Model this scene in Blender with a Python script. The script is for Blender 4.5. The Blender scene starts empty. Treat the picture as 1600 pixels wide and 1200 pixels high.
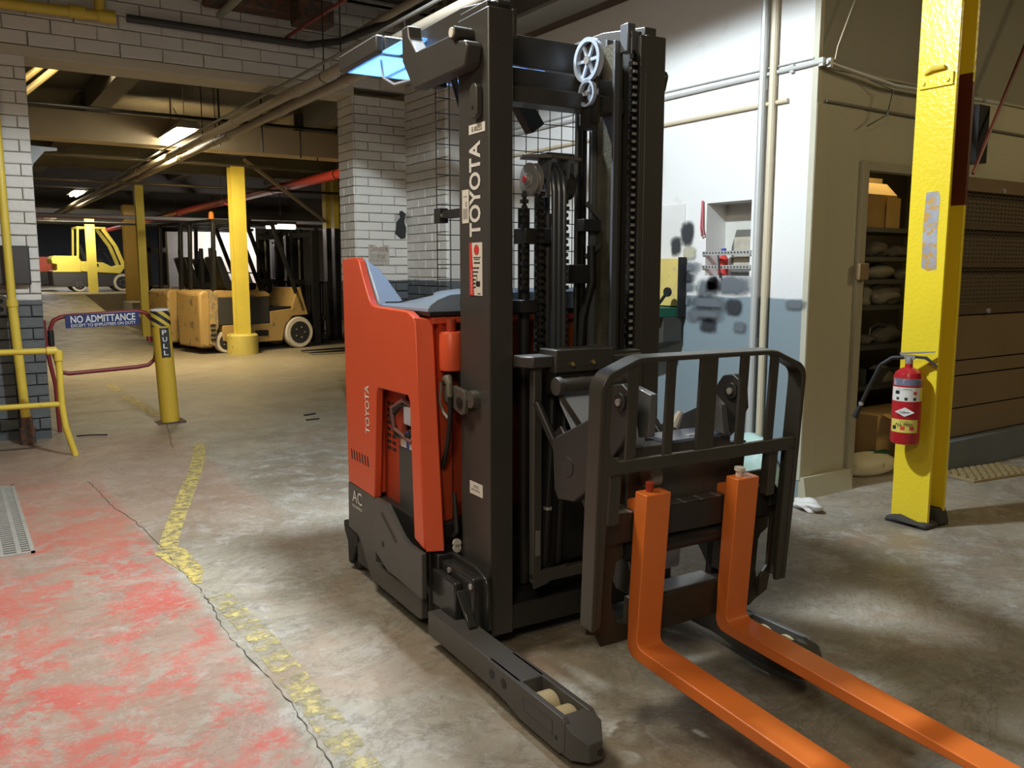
import bpy, bmesh, math, random
from mathutils import Vector, Matrix
random.seed(7)
sc = bpy.context.scene
COL = sc.collection
R = math.radians

# ------------------------------------------------------------------ camera, world, lights, exposure
cam = bpy.data.objects.new('camera', bpy.data.cameras.new('camera'))
COL.objects.link(cam)
cam.location = (0, 0, 1.5)
cam.rotation_euler = (R(90 - 7.69), 0, R(-33.5))
cam.data.sensor_width = 36
cam.data.lens = 1326 / 1600 * 36
cam.data.clip_start = 0.05
sc.camera = cam
sc.view_settings.view_transform = 'Standard'
sc.view_settings.look = 'None'
sc.view_settings.gamma = 1
sc.view_settings.use_curve_mapping = False
sc.view_settings.exposure = 0.35
w = bpy.data.worlds.new('world')
sc.world = w
w.use_nodes = True
w.node_tree.nodes['Background'].inputs[0].default_value = (0.95, 0.9, 0.75, 1)
w.node_tree.nodes['Background'].inputs[1].default_value = 0.05


def area(name, loc, target, size, energy, color, sy=None, spread=180):
    d = bpy.data.lights.new(name, 'AREA')
    d.energy = energy
    d.color = color
    d.size = size
    if sy:
        d.shape = 'RECTANGLE'
        d.size_y = sy
    d.spread = R(spread)
    o = bpy.data.objects.new(name, d)
    COL.objects.link(o)
    o.location = loc
    o.rotation_euler = (Vector(target) - Vector(loc)).to_track_quat('-Z', 'Y').to_euler()
    return o


def spot(name, loc, target, energy, color, angle, blend, radius):
    d = bpy.data.lights.new(name, 'SPOT')
    d.energy = energy
    d.color = color
    d.spot_size = R(angle)
    d.spot_blend = blend
    d.shadow_soft_size = radius
    o = bpy.data.objects.new(name, d)
    COL.objects.link(o)
    o.location = loc
    o.rotation_euler = (Vector(target) - Vector(loc)).to_track_quat('-Z', 'Y').to_euler()
    return o


COOL = (0.80, 0.91, 1.0)
WARM = (1.0, 0.84, 0.54)
spot('high_bay_lamp', (1.86, 3.72, 3.74), (1.86, 3.72, 0), 830, COOL, 161, 0.12, 0.10)
area('near_left_fill', (0.2, 3.2, 3.75), (0.2, 3.2, 0), 0.8, 62, (1.0, 0.90, 0.74))  # unseen warm lamp added to light the truck's left side
area('fill_lamp', (-1.6, -1.2, 3.7), (0.5, 0.5, 0), 1.0, 60, (1.0, 0.88, 0.66))  # weak fill light added out of view behind the camera
area('right_lamp', (7.5, 0.2, 3.6), (7.0, 1.5, 0), 1.0, 38, (1.0, 0.80, 0.46))
area('hall_lamp_near', (3.05, 13.8, 3.40), (3.05, 13.6, 0), 1.1, 260, WARM, 0.3)
area('hall_lamp_far', (2.95, 24.5, 3.42), (2.95, 24.5, 0), 1.5, 60, WARM, 0.35)
area('bay_lamp_behind', (1.5, 10.6, 3.75), (1.5, 10.6, 0), 1.0, 22, WARM)
area('platform_lamp', (3.2, 30.6, 3.4), (3.6, 33.5, 1.2), 2.0, 120, (1.0, 0.97, 0.88))
area('platform_lamp_rear', (3.4, 39, 3.8), (3.4, 39, 0), 3.0, 150, (0.95, 0.97, 1.0))
area('hall_tube_light', (6.4, 19.2, 2.38), (5.6, 21.0, 1.6), 0.7, 70, (1.0, 0.9, 0.85), 0.1)
area('store_room_lamp', (6.3, 4.25, 2.75), (6.3, 4.25, 0), 0.25, 7, (1.0, 0.80, 0.42))

# ------------------------------------------------------------------ materials
MATS = {}


def mat(name, col, rough=0.6, metal=0.0, var=0.12, scale=6.0, bump=0.0, bscale=60.0, emis=None, estr=0.0, col2=None, thr=None, spec=0.5, alpha=None):
    """principled material with noise variation of the colour, optional second colour patches and bump"""
    if name in MATS:
        return MATS[name]
    m = bpy.data.materials.new(name)
    m.use_nodes = True
    nt = m.node_tree
    N, K = nt.nodes, nt.links
    b = N['Principled BSDF']
    b.inputs['Roughness'].default_value = rough
    b.inputs['Metallic'].default_value = metal
    b.inputs['Specular IOR Level'].default_value = spec
    g = N.new('ShaderNodeNewGeometry')
    n = N.new('ShaderNodeTexNoise')
    n.inputs['Scale'].default_value = scale
    n.inputs['Detail'].default_value = 5
    K.new(g.outputs['Position'], n.inputs['Vector'])
    mx = N.new('ShaderNodeMix')
    mx.data_type = 'RGBA'
    mx.inputs[6].default_value = tuple(c * (1 - var) for c in col) + (1,)
    mx.inputs[7].default_value = tuple(min(1, c * (1 + var)) for c in col) + (1,)
    K.new(n.outputs['Fac'], mx.inputs[0])
    out = mx.outputs[2]
    if col2:
        n2 = N.new('ShaderNodeTexNoise')
        n2.inputs['Scale'].default_value = scale * 2.2
        n2.inputs['Detail'].default_value = 8
        n2.inputs['Roughness'].default_value = 0.65
        K.new(g.outputs['Position'], n2.inputs['Vector'])
        cr = N.new('ShaderNodeMapRange')
        t = thr or 0.58
        cr.inputs[1].default_value = t
        cr.inputs[2].default_value = t + 0.04
        K.new(n2.outputs['Fac'], cr.inputs[0])
        m2 = N.new('ShaderNodeMix')
        m2.data_type = 'RGBA'
        K.new(cr.outputs[0], m2.inputs[0])
        K.new(out, m2.inputs[6])
        m2.inputs[7].default_value = tuple(col2) + (1,)
        out = m2.outputs[2]
    K.new(out, b.inputs['Base Color'])
    if bump:
        n3 = N.new('ShaderNodeTexNoise')
        n3.inputs['Scale'].default_value = bscale
        n3.inputs['Detail'].default_value = 4
        K.new(g.outputs['Position'], n3.inputs['Vector'])
        bp = N.new('ShaderNodeBump')
        bp.inputs['Strength'].default_value = bump
        bp.inputs['Distance'].default_value = 0.01
        K.new(n3.outputs['Fac'], bp.inputs['Height'])
        K.new(bp.outputs[0], b.inputs['Normal'])
    if emis:
        b.inputs['Emission Color'].default_value = tuple(emis) + (1,)
        b.inputs['Emission Strength'].default_value = estr
    if alpha is not None:
        b.inputs['Alpha'].default_value = alpha
    MATS[name] = m
    return m


def two_tone(name, top, low, h=1.31, rough=0.6, var=0.08, bump=0.15, bscale=25, dirt=(0.25, 0.22, 0.17), dthr=0.62, wob=0.01):
    m = bpy.data.materials.new(name)
    m.use_nodes = True
    N, K = m.node_tree.nodes, m.node_tree.links
    b = N['Principled BSDF']
    b.inputs['Roughness'].default_value = rough
    g = N.new('ShaderNodeNewGeometry')
    s = N.new('ShaderNodeSeparateXYZ')
    K.new(g.outputs['Position'], s.inputs[0])
    n = N.new('ShaderNodeTexNoise')
    n.inputs['Scale'].default_value = 4
    n.inputs['Detail'].default_value = 6
    K.new(g.outputs['Position'], n.inputs['Vector'])
    a = N.new('ShaderNodeMath')
    a.operation = 'MULTIPLY_ADD'
    K.new(n.outputs['Fac'], a.inputs[0])
    a.inputs[1].default_value = wob * 4
    K.new(s.outputs['Z'], a.inputs[2])
    r = N.new('ShaderNodeMapRange')
    r.inputs[1].default_value = h + wob * 2 - 0.006
    r.inputs[2].default_value = h + wob * 2 + 0.006
    K.new(a.outputs[0], r.inputs[0])
    mx = N.new('ShaderNodeMix')
    mx.data_type = 'RGBA'
    K.new(r.outputs[0], mx.inputs[0])
    mx.inputs[6].default_value = tuple(low) + (1,)
    mx.inputs[7].default_value = tuple(top) + (1,)
    n2 = N.new('ShaderNodeTexNoise')
    n2.inputs['Scale'].default_value = 2.3
    n2.inputs['Detail'].default_value = 9
    n2.inputs['Roughness'].default_value = 0.7
    K.new(g.outputs['Position'], n2.inputs['Vector'])
    r2 = N.new('ShaderNodeMapRange')
    r2.inputs[1].default_value = dthr
    r2.inputs[2].default_value = dthr + 0.15
    r2.inputs[4].default_value = 0.35
    K.new(n2.outputs['Fac'], r2.inputs[0])
    m2 = N.new('ShaderNodeMix')
    m2.data_type = 'RGBA'
    K.new(r2.outputs[0], m2.inputs[0])
    K.new(mx.outputs[2], m2.inputs[6])
    m2.inputs[7].default_value = tuple(dirt) + (1,)
    K.new(m2.outputs[2], b.inputs['Base Color'])
    n3 = N.new('ShaderNodeTexNoise')
    n3.inputs['Scale'].default_value = bscale
    n3.inputs['Detail'].default_value = 5
    K.new(g.outputs['Position'], n3.inputs['Vector'])
    bp = N.new('ShaderNodeBump')
    bp.inputs['Strength'].default_value = bump
    bp.inputs['Distance'].default_value = 0.01
    K.new(n3.outputs['Fac'], bp.inputs['Height'])
    K.new(bp.outputs[0], b.inputs['Normal'])
    return m


def worn(name, col, thr=0.5, soft=0.06, scale=9, rough=0.6, radial=False):
    """paint that has flaked or faded: alpha from noise, soft round falloff for spray marks"""
    m = bpy.data.materials.new(name)
    m.use_nodes = True
    N, K = m.node_tree.nodes, m.node_tree.links
    b = N['Principled BSDF']
    b.inputs['Roughness'].default_value = rough
    b.inputs['Base Color'].default_value = tuple(col) + (1,)
    g = N.new('ShaderNodeNewGeometry')
    n = N.new('ShaderNodeTexNoise')
    n.inputs['Scale'].default_value = scale
    n.inputs['Detail'].default_value = 9
    n.inputs['Roughness'].default_value = 0.7
    K.new(g.outputs['Position'], n.inputs['Vector'])
    r = N.new('ShaderNodeMapRange')
    src = n.outputs['Fac']
    if radial:
        tc = N.new('ShaderNodeTexCoord')
        sp = N.new('ShaderNodeSeparateXYZ')
        K.new(tc.outputs['UV'], sp.inputs[0])
        parts = []
        for ch in (0, 1):
            q = N.new('ShaderNodeMath')
            q.operation = 'SUBTRACT'
            K.new(sp.outputs[ch], q.inputs[0])
            q.inputs[1].default_value = 0.5
            ab = N.new('ShaderNodeMath')
            ab.operation = 'ABSOLUTE'
            K.new(q.outputs[0], ab.inputs[0])
            pw = N.new('ShaderNodeMath')
            pw.operation = 'POWER'
            K.new(ab.outputs[0], pw.inputs[0])
            pw.inputs[1].default_value = 3.0
            parts.append(pw)
        ad = N.new('ShaderNodeMath')
        K.new(parts[0].outputs[0], ad.inputs[0])
        K.new(parts[1].outputs[0], ad.inputs[1])
        rt = N.new('ShaderNodeMath')
        rt.operation = 'POWER'
        K.new(ad.outputs[0], rt.inputs[0])
        rt.inputs[1].default_value = 1 / 3
        nm = N.new('ShaderNodeMath')
        nm.operation = 'MULTIPLY_ADD'
        K.new(n.outputs['Fac'], nm.inputs[0])
        nm.inputs[1].default_value = 0.46
        ng = N.new('ShaderNodeMath')
        ng.operation = 'MULTIPLY'
        K.new(rt.outputs[0], ng.inputs[0])
        ng.inputs[1].default_value = -1.0
        K.new(ng.outputs[0], nm.inputs[2])
        src = nm.outputs[0]
    K.new(src, r.inputs[0])
    r.inputs[1].default_value = thr - soft
    r.inputs[2].default_value = thr + soft
    K.new(r.outputs[0], b.inputs['Alpha'])
    return m


def stripes(name, c1, c2, scale, axis_rot=(0, 0, 0), rough=0.5, lo=0.48):
    m = bpy.data.materials.new(name)
    m.use_nodes = True
    N, K = m.node_tree.nodes, m.node_tree.links
    b = N['Principled BSDF']
    b.inputs['Roughness'].default_value = rough
    tc = N.new('ShaderNodeTexCoord')
    mp = N.new('ShaderNodeMapping')
    mp.inputs['Rotation'].default_value = axis_rot
    K.new(tc.outputs['Object'], mp.inputs[0])
    wv = N.new('ShaderNodeTexWave')
    wv.inputs['Scale'].default_value = scale
    K.new(mp.outputs[0], wv.inputs[0])
    r = N.new('ShaderNodeMapRange')
    r.inputs[1].default_value = lo
    r.inputs[2].default_value = lo + 0.04
    K.new(wv.outputs['Fac'], r.inputs[0])
    mx = N.new('ShaderNodeMix')
    mx.data_type = 'RGBA'
    K.new(r.outputs[0], mx.inputs[0])
    mx.inputs[6].default_value = tuple(c1) + (1,)
    mx.inputs[7].default_value = tuple(c2) + (1,)
    K.new(mx.outputs[2], b.inputs['Base Color'])
    return m


def floor_material():
    m = bpy.data.materials.new('floor_concrete')
    m.use_nodes = True
    N, K = m.node_tree.nodes, m.node_tree.links
    b = N['Principled BSDF']
    g = N.new('ShaderNodeNewGeometry')
    P = g.outputs['Position']

    def noise(sc_, det=8, ro=0.62, dist=0.0):
        n = N.new('ShaderNodeTexNoise')
        n.inputs['Scale'].default_value = sc_
        n.inputs['Detail'].default_value = det
        n.inputs['Roughness'].default_value = ro
        n.inputs['Distortion'].default_value = dist
        K.new(P, n.inputs['Vector'])
        return n.outputs['Fac']

    def rng(x, a, c, lo=0.0, hi=1.0):
        r = N.new('ShaderNodeMapRange')
        r.inputs[1].default_value = a
        r.inputs[2].default_value = c
        r.inputs[3].default_value = lo
        r.inputs[4].default_value = hi
        K.new(x, r.inputs[0])
        return r.outputs[0]

    def mix(f, a, c):
        x = N.new('ShaderNodeMix')
        x.data_type = 'RGBA'
        K.new(f, x.inputs[0])
        for i, v in ((6, a), (7, c)):
            if isinstance(v, tuple):
                x.inputs[i].default_value = v + (1,)
            else:
                K.new(v, x.inputs[i])
        return x.outputs[2]

    def mul(a, c, op='MULTIPLY'):
        x = N.new('ShaderNodeMath')
        x.operation = op
        for i, v in ((0, a), (1, c)):
            if isinstance(v, (int, float)):
                x.inputs[i].default_value = v
            else:
                K.new(v, x.inputs[i])
        return x.outputs[0]

    s = N.new('ShaderNodeSeparateXYZ')
    K.new(P, s.inputs[0])
    X, Y = s.outputs[0], s.outputs[1]
    base = mix(rng(noise(1.3), 0.35, 0.65), (0.225, 0.195, 0.145), (0.365, 0.33, 0.265))
    base = mix(rng(noise(0.55, 6, 0.6, 0.8), 0.46, 0.66, 0, 0.8), base, (0.185, 0.15, 0.105))
    base = mix(rng(noise(5.5, 10, 0.75, 0.4), 0.5, 0.62, 0, 0.6), base, (0.45, 0.43, 0.39))
    base = mix(rng(noise(11, 10, 0.78, 0.5), 0.52, 0.64, 0, 0.6), base, (0.15, 0.13, 0.10))
    base = mix(rng(noise(26, 10, 0.8, 0.4), 0.55, 0.68, 0, 0.5), base, (0.50, 0.48, 0.43))
    base = mix(mul(rng(noise(0.8, 10, 0.75, 3.0), 0.50, 0.515, 1, 0), rng(noise(0.8, 10, 0.75, 3.0), 0.485, 0.50, 0, 0.55)), base, (0.11, 0.09, 0.065))
    # hall floor beyond the opening: yellowish
    base = mix(rng(Y, 6.5, 9.5, 0, 0.6), base, (0.30, 0.235, 0.13))
    # red lane: worn red paint left of the yellow line
    wob = mul(noise(0.9), 0.12)
    xx = mul(X, wob, 'ADD')
    left = rng(xx, 0.86, 0.92, 1, 0)
    near = rng(Y, 5.6, 7.4, 1, 0)
    zone = mul(left, near)
    wide = mul(rng(xx, 1.62, 1.75, 1, 0), mul(rng(Y, 8.0, 8.8, 1, 0), rng(Y, 4.6, 5.6, 0, 1)))
    dens = rng(noise(1.1, 5, 0.6), 0.35, 0.62, -0.05, 0.06)
    patch = noise(3.6, 13, 0.80, 0.3)
    pm = rng(mul(patch, dens, 'ADD'), 0.465, 0.56, 0, 0.80)
    worn4 = rng(noise(30.0, 8, 0.8, 0.3), 0.38, 0.50, 0.45, 1)
    pm = mul(pm, worn4)
    red = mix(rng(noise(1.7), 0.4, 0.62), (0.46, 0.052, 0.040), (0.46, 0.115, 0.085))
    col = mix(mul(zone, 0.40), base, (0.34, 0.17, 0.13))
    col = mix(mul(zone, pm), col, red)
    col = mix(mul(zone, rng(noise(4.4, 12, 0.78, 0.3), 0.55, 0.60, 0, 0.65)), col, (0.30, 0.30, 0.24))
    col = mix(mul(wide, 0.35), col, (0.36, 0.17, 0.11))
    # orange brown stains on the near slab and fine light speckle
    col = mix(mul(rng(noise(1.1, 8, 0.7, 1.0), 0.52, 0.66, 0, 0.4), rng(Y, 8, 10, 1, 0)), col, (0.33, 0.20, 0.13))
    col = mix(rng(noise(48, 3, 0.6), 0.62, 0.72, 0, 0.25), col, (0.55, 0.53, 0.48))
    K.new(col, b.inputs['Base Color'])
    K.new(rng(noise(3.5), 0.35, 0.7, 0.38, 0.62), b.inputs['Roughness'])
    bp = N.new('ShaderNodeBump')
    bp.inputs['Strength'].default_value = 0.22
    bp.inputs['Distance'].default_value = 0.01
    K.new(noise(14, 8), bp.inputs['Height'])
    K.new(bp.outputs[0], b.inputs['Normal'])
    return m


MAST = mat('mast_paint', (0.052, 0.049, 0.044), 0.42, 0.0, 0.15, 5, 0.05, 200)
DARK = mat('dark_paint', (0.022, 0.021, 0.020), 0.4, 0.0, 0.2, 8)
BLACK = mat('black_rubber', (0.010, 0.010, 0.010), 0.55, 0.0, 0.2, 10)
RESTP = mat('backrest_paint', (0.050, 0.048, 0.040), 0.36, 0.1, 0.12, 6)
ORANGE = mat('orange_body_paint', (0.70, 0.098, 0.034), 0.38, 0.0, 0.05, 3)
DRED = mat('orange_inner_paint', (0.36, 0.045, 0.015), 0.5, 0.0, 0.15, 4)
FORK = mat('fork_paint', (0.78, 0.19, 0.034), 0.33, 0.0, 0.07, 4)
SKIRT = mat('skirt_paint', (0.075, 0.071, 0.068), 0.42, 0.0, 0.1, 6)
BLUE = mat('lamp_sheen_vinyl', (0.30, 0.40, 0.54), 0.3, 0.0, 0.15, 5)  # dark pads; the lamp's cool sheen is painted in as grey-blue
PCARB = bpy.data.materials.new('translucent_lit_panel')
PCARB.use_nodes = True
_n, _k = PCARB.node_tree.nodes, PCARB.node_tree.links
_t = _n.new('ShaderNodeBsdfTranslucent')
_t.inputs[0].default_value = (0.34, 0.54, 0.80, 1)  # clear sheet: cool lamp light painted in as a blue tint
_m = _n.new('ShaderNodeMixShader')
_m.inputs[0].default_value = 0.55
_n['Principled BSDF'].inputs['Base Color'].default_value = (0.45, 0.65, 0.9, 1)
_n['Principled BSDF'].inputs['Roughness'].default_value = 0.15
_k.new(_n['Principled BSDF'].outputs[0], _m.inputs[1])
_k.new(_t.outputs[0], _m.inputs[2])
_k.new(_m.outputs[0], _n['Material Output'].inputs[0])
STEEL = mat('bare_steel', (0.46, 0.45, 0.43), 0.38, 0.55, 0.15, 12)
STEELD = mat('greasy_steel', (0.16, 0.15, 0.11), 0.35, 0.6, 0.35, 18, 0.3, 80)
PALE = mat('pale_nylon', (0.42, 0.50, 0.62), 0.4, 0.0, 0.08, 8)
BRASS = mat('brass_fitting', (0.55, 0.42, 0.16), 0.3, 0.8, 0.1, 20)
TAN = mat('tan_polyurethane', (0.44, 0.36, 0.20), 0.5, 0.0, 0.15, 20)
WHITE = mat('white_print', (0.72, 0.70, 0.66), 0.5, 0.0, 0.03)
STICK = mat('sticker_paper', (0.70, 0.68, 0.60), 0.5, 0.0, 0.06, 30)
REDP = mat('red_print', (0.62, 0.05, 0.04), 0.45, 0.0, 0.05)
BLKP = mat('black_print', (0.02, 0.02, 0.02), 0.5)
BLUEP = mat('blue_print', (0.04, 0.08, 0.40), 0.5)
YEL = mat('yellow_pillar_paint', (0.80, 0.60, 0.030), 0.26, 0.0, 0.06, 3, 0.30, 45)
YELR = mat('yellow_rail_paint', (0.66, 0.47, 0.055), 0.42, 0.0, 0.12, 6, 0.1, 60, col2=(0.28, 0.19, 0.05), thr=0.66)
YELP = mat('yellow_post_paint', (0.60, 0.47, 0.06), 0.5, 0.0, 0.15, 3)
YELD = mat('dull_yellow_pipe', (0.30, 0.22, 0.06), 0.55)
YELB = mat('yellow_base_paint', (0.55, 0.44, 0.09), 0.6, 0.0, 0.15, 4, 0.3, 12, col2=(0.30, 0.22, 0.07), thr=0.6)
MAROON = mat('maroon_rail_paint', (0.22, 0.022, 0.022), 0.4, 0.0, 0.1)
OXIDE = mat('red_oxide_paint', (0.105, 0.018, 0.008), 0.45, 0.0, 0.15, 8)
REDPIPE = mat('red_pipe_paint', (0.52, 0.05, 0.03), 0.4, 0.0, 0.15)
EXTRED = mat('extinguisher_red', (0.42, 0.016, 0.022), 0.28, 0.0, 0.04)
PIPEB = mat('beige_pipe_wrap', (0.42, 0.36, 0.27), 0.6, 0.0, 0.12, 4)
PIPEG = mat('grey_conduit', (0.50, 0.50, 0.47), 0.45, 0.2, 0.1)
PIPEC = mat('cream_pipe_paint', (0.56, 0.48, 0.33), 0.5, 0.0, 0.06)
WALLP = two_tone('white_wall_paint', (0.70, 0.69, 0.66), (0.22, 0.275, 0.295), 1.31, 0.55)
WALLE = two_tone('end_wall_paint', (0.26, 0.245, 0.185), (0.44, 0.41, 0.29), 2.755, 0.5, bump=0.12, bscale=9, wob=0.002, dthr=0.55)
BRICKM = two_tone('painted_brick', (0.60, 0.57, 0.51), (0.085, 0.095, 0.10), 1.385, 0.6, bump=0.85, bscale=17, dirt=(0.16, 0.13, 0.10), dthr=0.60, wob=0.012)
BRICKL = two_tone('painted_brick_pier', (0.62, 0.58, 0.51), (0.10, 0.105, 0.105), 1.24, 0.6, bump=0.85, bscale=17, dirt=(0.16, 0.13, 0.10), dthr=0.62, wob=0.012)
MORT = two_tone('mortar', (0.44, 0.41, 0.36), (0.075, 0.083, 0.088), 1.385, 0.8, bump=0.5, bscale=40)
CONC = mat('raw_concrete', (0.30, 0.27, 0.21), 0.8, 0.0, 0.2, 3, 0.3, 20)
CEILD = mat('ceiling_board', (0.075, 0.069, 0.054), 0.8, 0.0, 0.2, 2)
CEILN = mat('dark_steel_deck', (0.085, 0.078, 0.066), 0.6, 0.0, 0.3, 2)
STEELB = mat('grey_beam_paint', (0.23, 0.22, 0.19), 0.55, 0.0, 0.2, 3)
RUST = mat('rusty_steel', (0.13, 0.06, 0.03), 0.8, 0.0, 0.4, 9, 0.5, 30, col2=(0.06, 0.05, 0.045), thr=0.5)
BEAMT = mat('tan_beam', (0.50, 0.41, 0.27), 0.7, 0.0, 0.2, 1.5, 0.2, 10)
HALLD = mat('dark_hall_wall', (0.07, 0.062, 0.05), 0.8, 0.0, 0.2)
BROWN = mat('brown_cage_paint', (0.165, 0.115, 0.062), 0.45, 0.0, 0.12, 3)
BROWND = mat('brown_mesh_paint', (0.10, 0.072, 0.042), 0.4, 0.1, 0.1)
GREYP = mat('blue_grey_plinth', (0.115, 0.135, 0.145), 0.6, 0.0, 0.2, 6)
CARD = mat('cardboard', (0.46, 0.29, 0.12), 0.8, 0.0, 0.12, 8)
BAG = mat('clear_plastic_bag', (0.42, 0.38, 0.30), 0.25, 0.0, 0.3, 14, 0.6, 30)
SHELF = mat('grey_shelf_steel', (0.17, 0.17, 0.15), 0.45, 0.3, 0.12)
WOOD = mat('worn_wood', (0.22, 0.14, 0.065), 0.7, 0.0, 0.25, 20)
GREEN = mat('dark_green_paint', (0.01, 0.10, 0.055), 0.5, 0.0, 0.1)
CLOTH = mat('white_cloth', (0.68, 0.66, 0.62), 0.9, 0.0, 0.08, 20)
MAT_ = mat('dirty_straw_mat', (0.30, 0.23, 0.11), 0.8, 0.0, 0.3, 25)
GRATE = mat('grate_steel', (0.34, 0.32, 0.28), 0.5, 0.1, 0.2, 12)
CATY = mat('ochre_truck_paint', (0.42, 0.265, 0.085), 0.5, 0.0, 0.12, 3, col2=(0.17, 0.125, 0.07), thr=0.58)
HYSY = mat('bright_yellow_truck_paint', (0.80, 0.62, 0.09), 0.45, 0.0, 0.05)
GUARD = mat('black_guard_paint', (0.015, 0.015, 0.015), 0.4, 0.0, 0.1)
TYREW = mat('cream_tyre', (0.60, 0.52, 0.38), 0.8, 0.0, 0.12, 10)
TYREG = mat('grey_tyre', (0.12, 0.11, 0.09), 0.8, 0.0, 0.2, 10)
HUBM = mat('dark_hub', (0.03, 0.028, 0.025), 0.5)
LAMPW = mat('lamp_glow_warm', (1, 1, 1), 0.5, emis=(1.0, 0.90, 0.70), estr=22)
LAMPP = mat('lamp_glow_pink', (1, 1, 1), 0.5, emis=(1.0, 0.86, 0.84), estr=5)
SHEET = mat('white_tarpaulin', (0.75, 0.73, 0.70), 0.6, 0.0, 0.05, emis=None)
def dull(m, c1, c2, sc_):
    N, K = m.node_tree.nodes, m.node_tree.links
    g = N.new('ShaderNodeNewGeometry')
    n = N.new('ShaderNodeTexNoise')
    n.inputs['Scale'].default_value = sc_
    n.inputs['Detail'].default_value = 9
    n.inputs['Roughness'].default_value = 0.75
    K.new(g.outputs['Position'], n.inputs['Vector'])
    q = N.new('ShaderNodeMapRange')
    q.inputs[1].default_value = 0.42
    q.inputs[2].default_value = 0.56
    K.new(n.outputs['Fac'], q.inputs[0])
    x = N.new('ShaderNodeMix')
    x.data_type = 'RGBA'
    K.new(q.outputs[0], x.inputs[0])
    x.inputs[6].default_value = c1 + (1,)
    x.inputs[7].default_value = c2 + (1,)
    K.new(x.outputs[2], N['Principled BSDF'].inputs['Base Color'])
    return m


PAINTY = worn('worn_yellow_line', (0.58, 0.44, 0.12), 0.42, 0.07, 24)
PAINTY2 = worn('faint_yellow_line', (0.50, 0.41, 0.15), 0.52, 0.07, 13)
dull(PAINTY, (0.24, 0.20, 0.11), (0.56, 0.43, 0.12), 16)
dull(PAINTY2, (0.26, 0.23, 0.13), (0.50, 0.41, 0.16), 12)
SPRAYD = worn('black_spray_paint', (0.035, 0.037, 0.042), -0.15, 0.11, 9, radial=True)
SPRAYG = worn('grey_spray_paint', (0.13, 0.145, 0.155), -0.13, 0.14, 9, radial=True)
SPRAYY = worn('cream_spray_paint', (0.42, 0.40, 0.29), -0.15, 0.11, 9, radial=True)
CRACKM = mat('crack_dark', (0.05, 0.042, 0.035), 0.9)
HAZ = stripes('hazard_stripes', (0.02, 0.02, 0.02), (0.60, 0.42, 0.05), 5.0, (0, 0.9, 0.0), 0.5)
PRIMER = mat('flaked_primer', (0.34, 0.34, 0.36), 0.5, 0.0, 0.45, 7, 0.3, 40, col2=(0.50, 0.27, 0.045), thr=0.53)
TEAL = mat('teal_plastic_wrap', (0.42, 0.58, 0.52), 0.25, 0.0, 0.2, 14, 0.5, 22)


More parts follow.
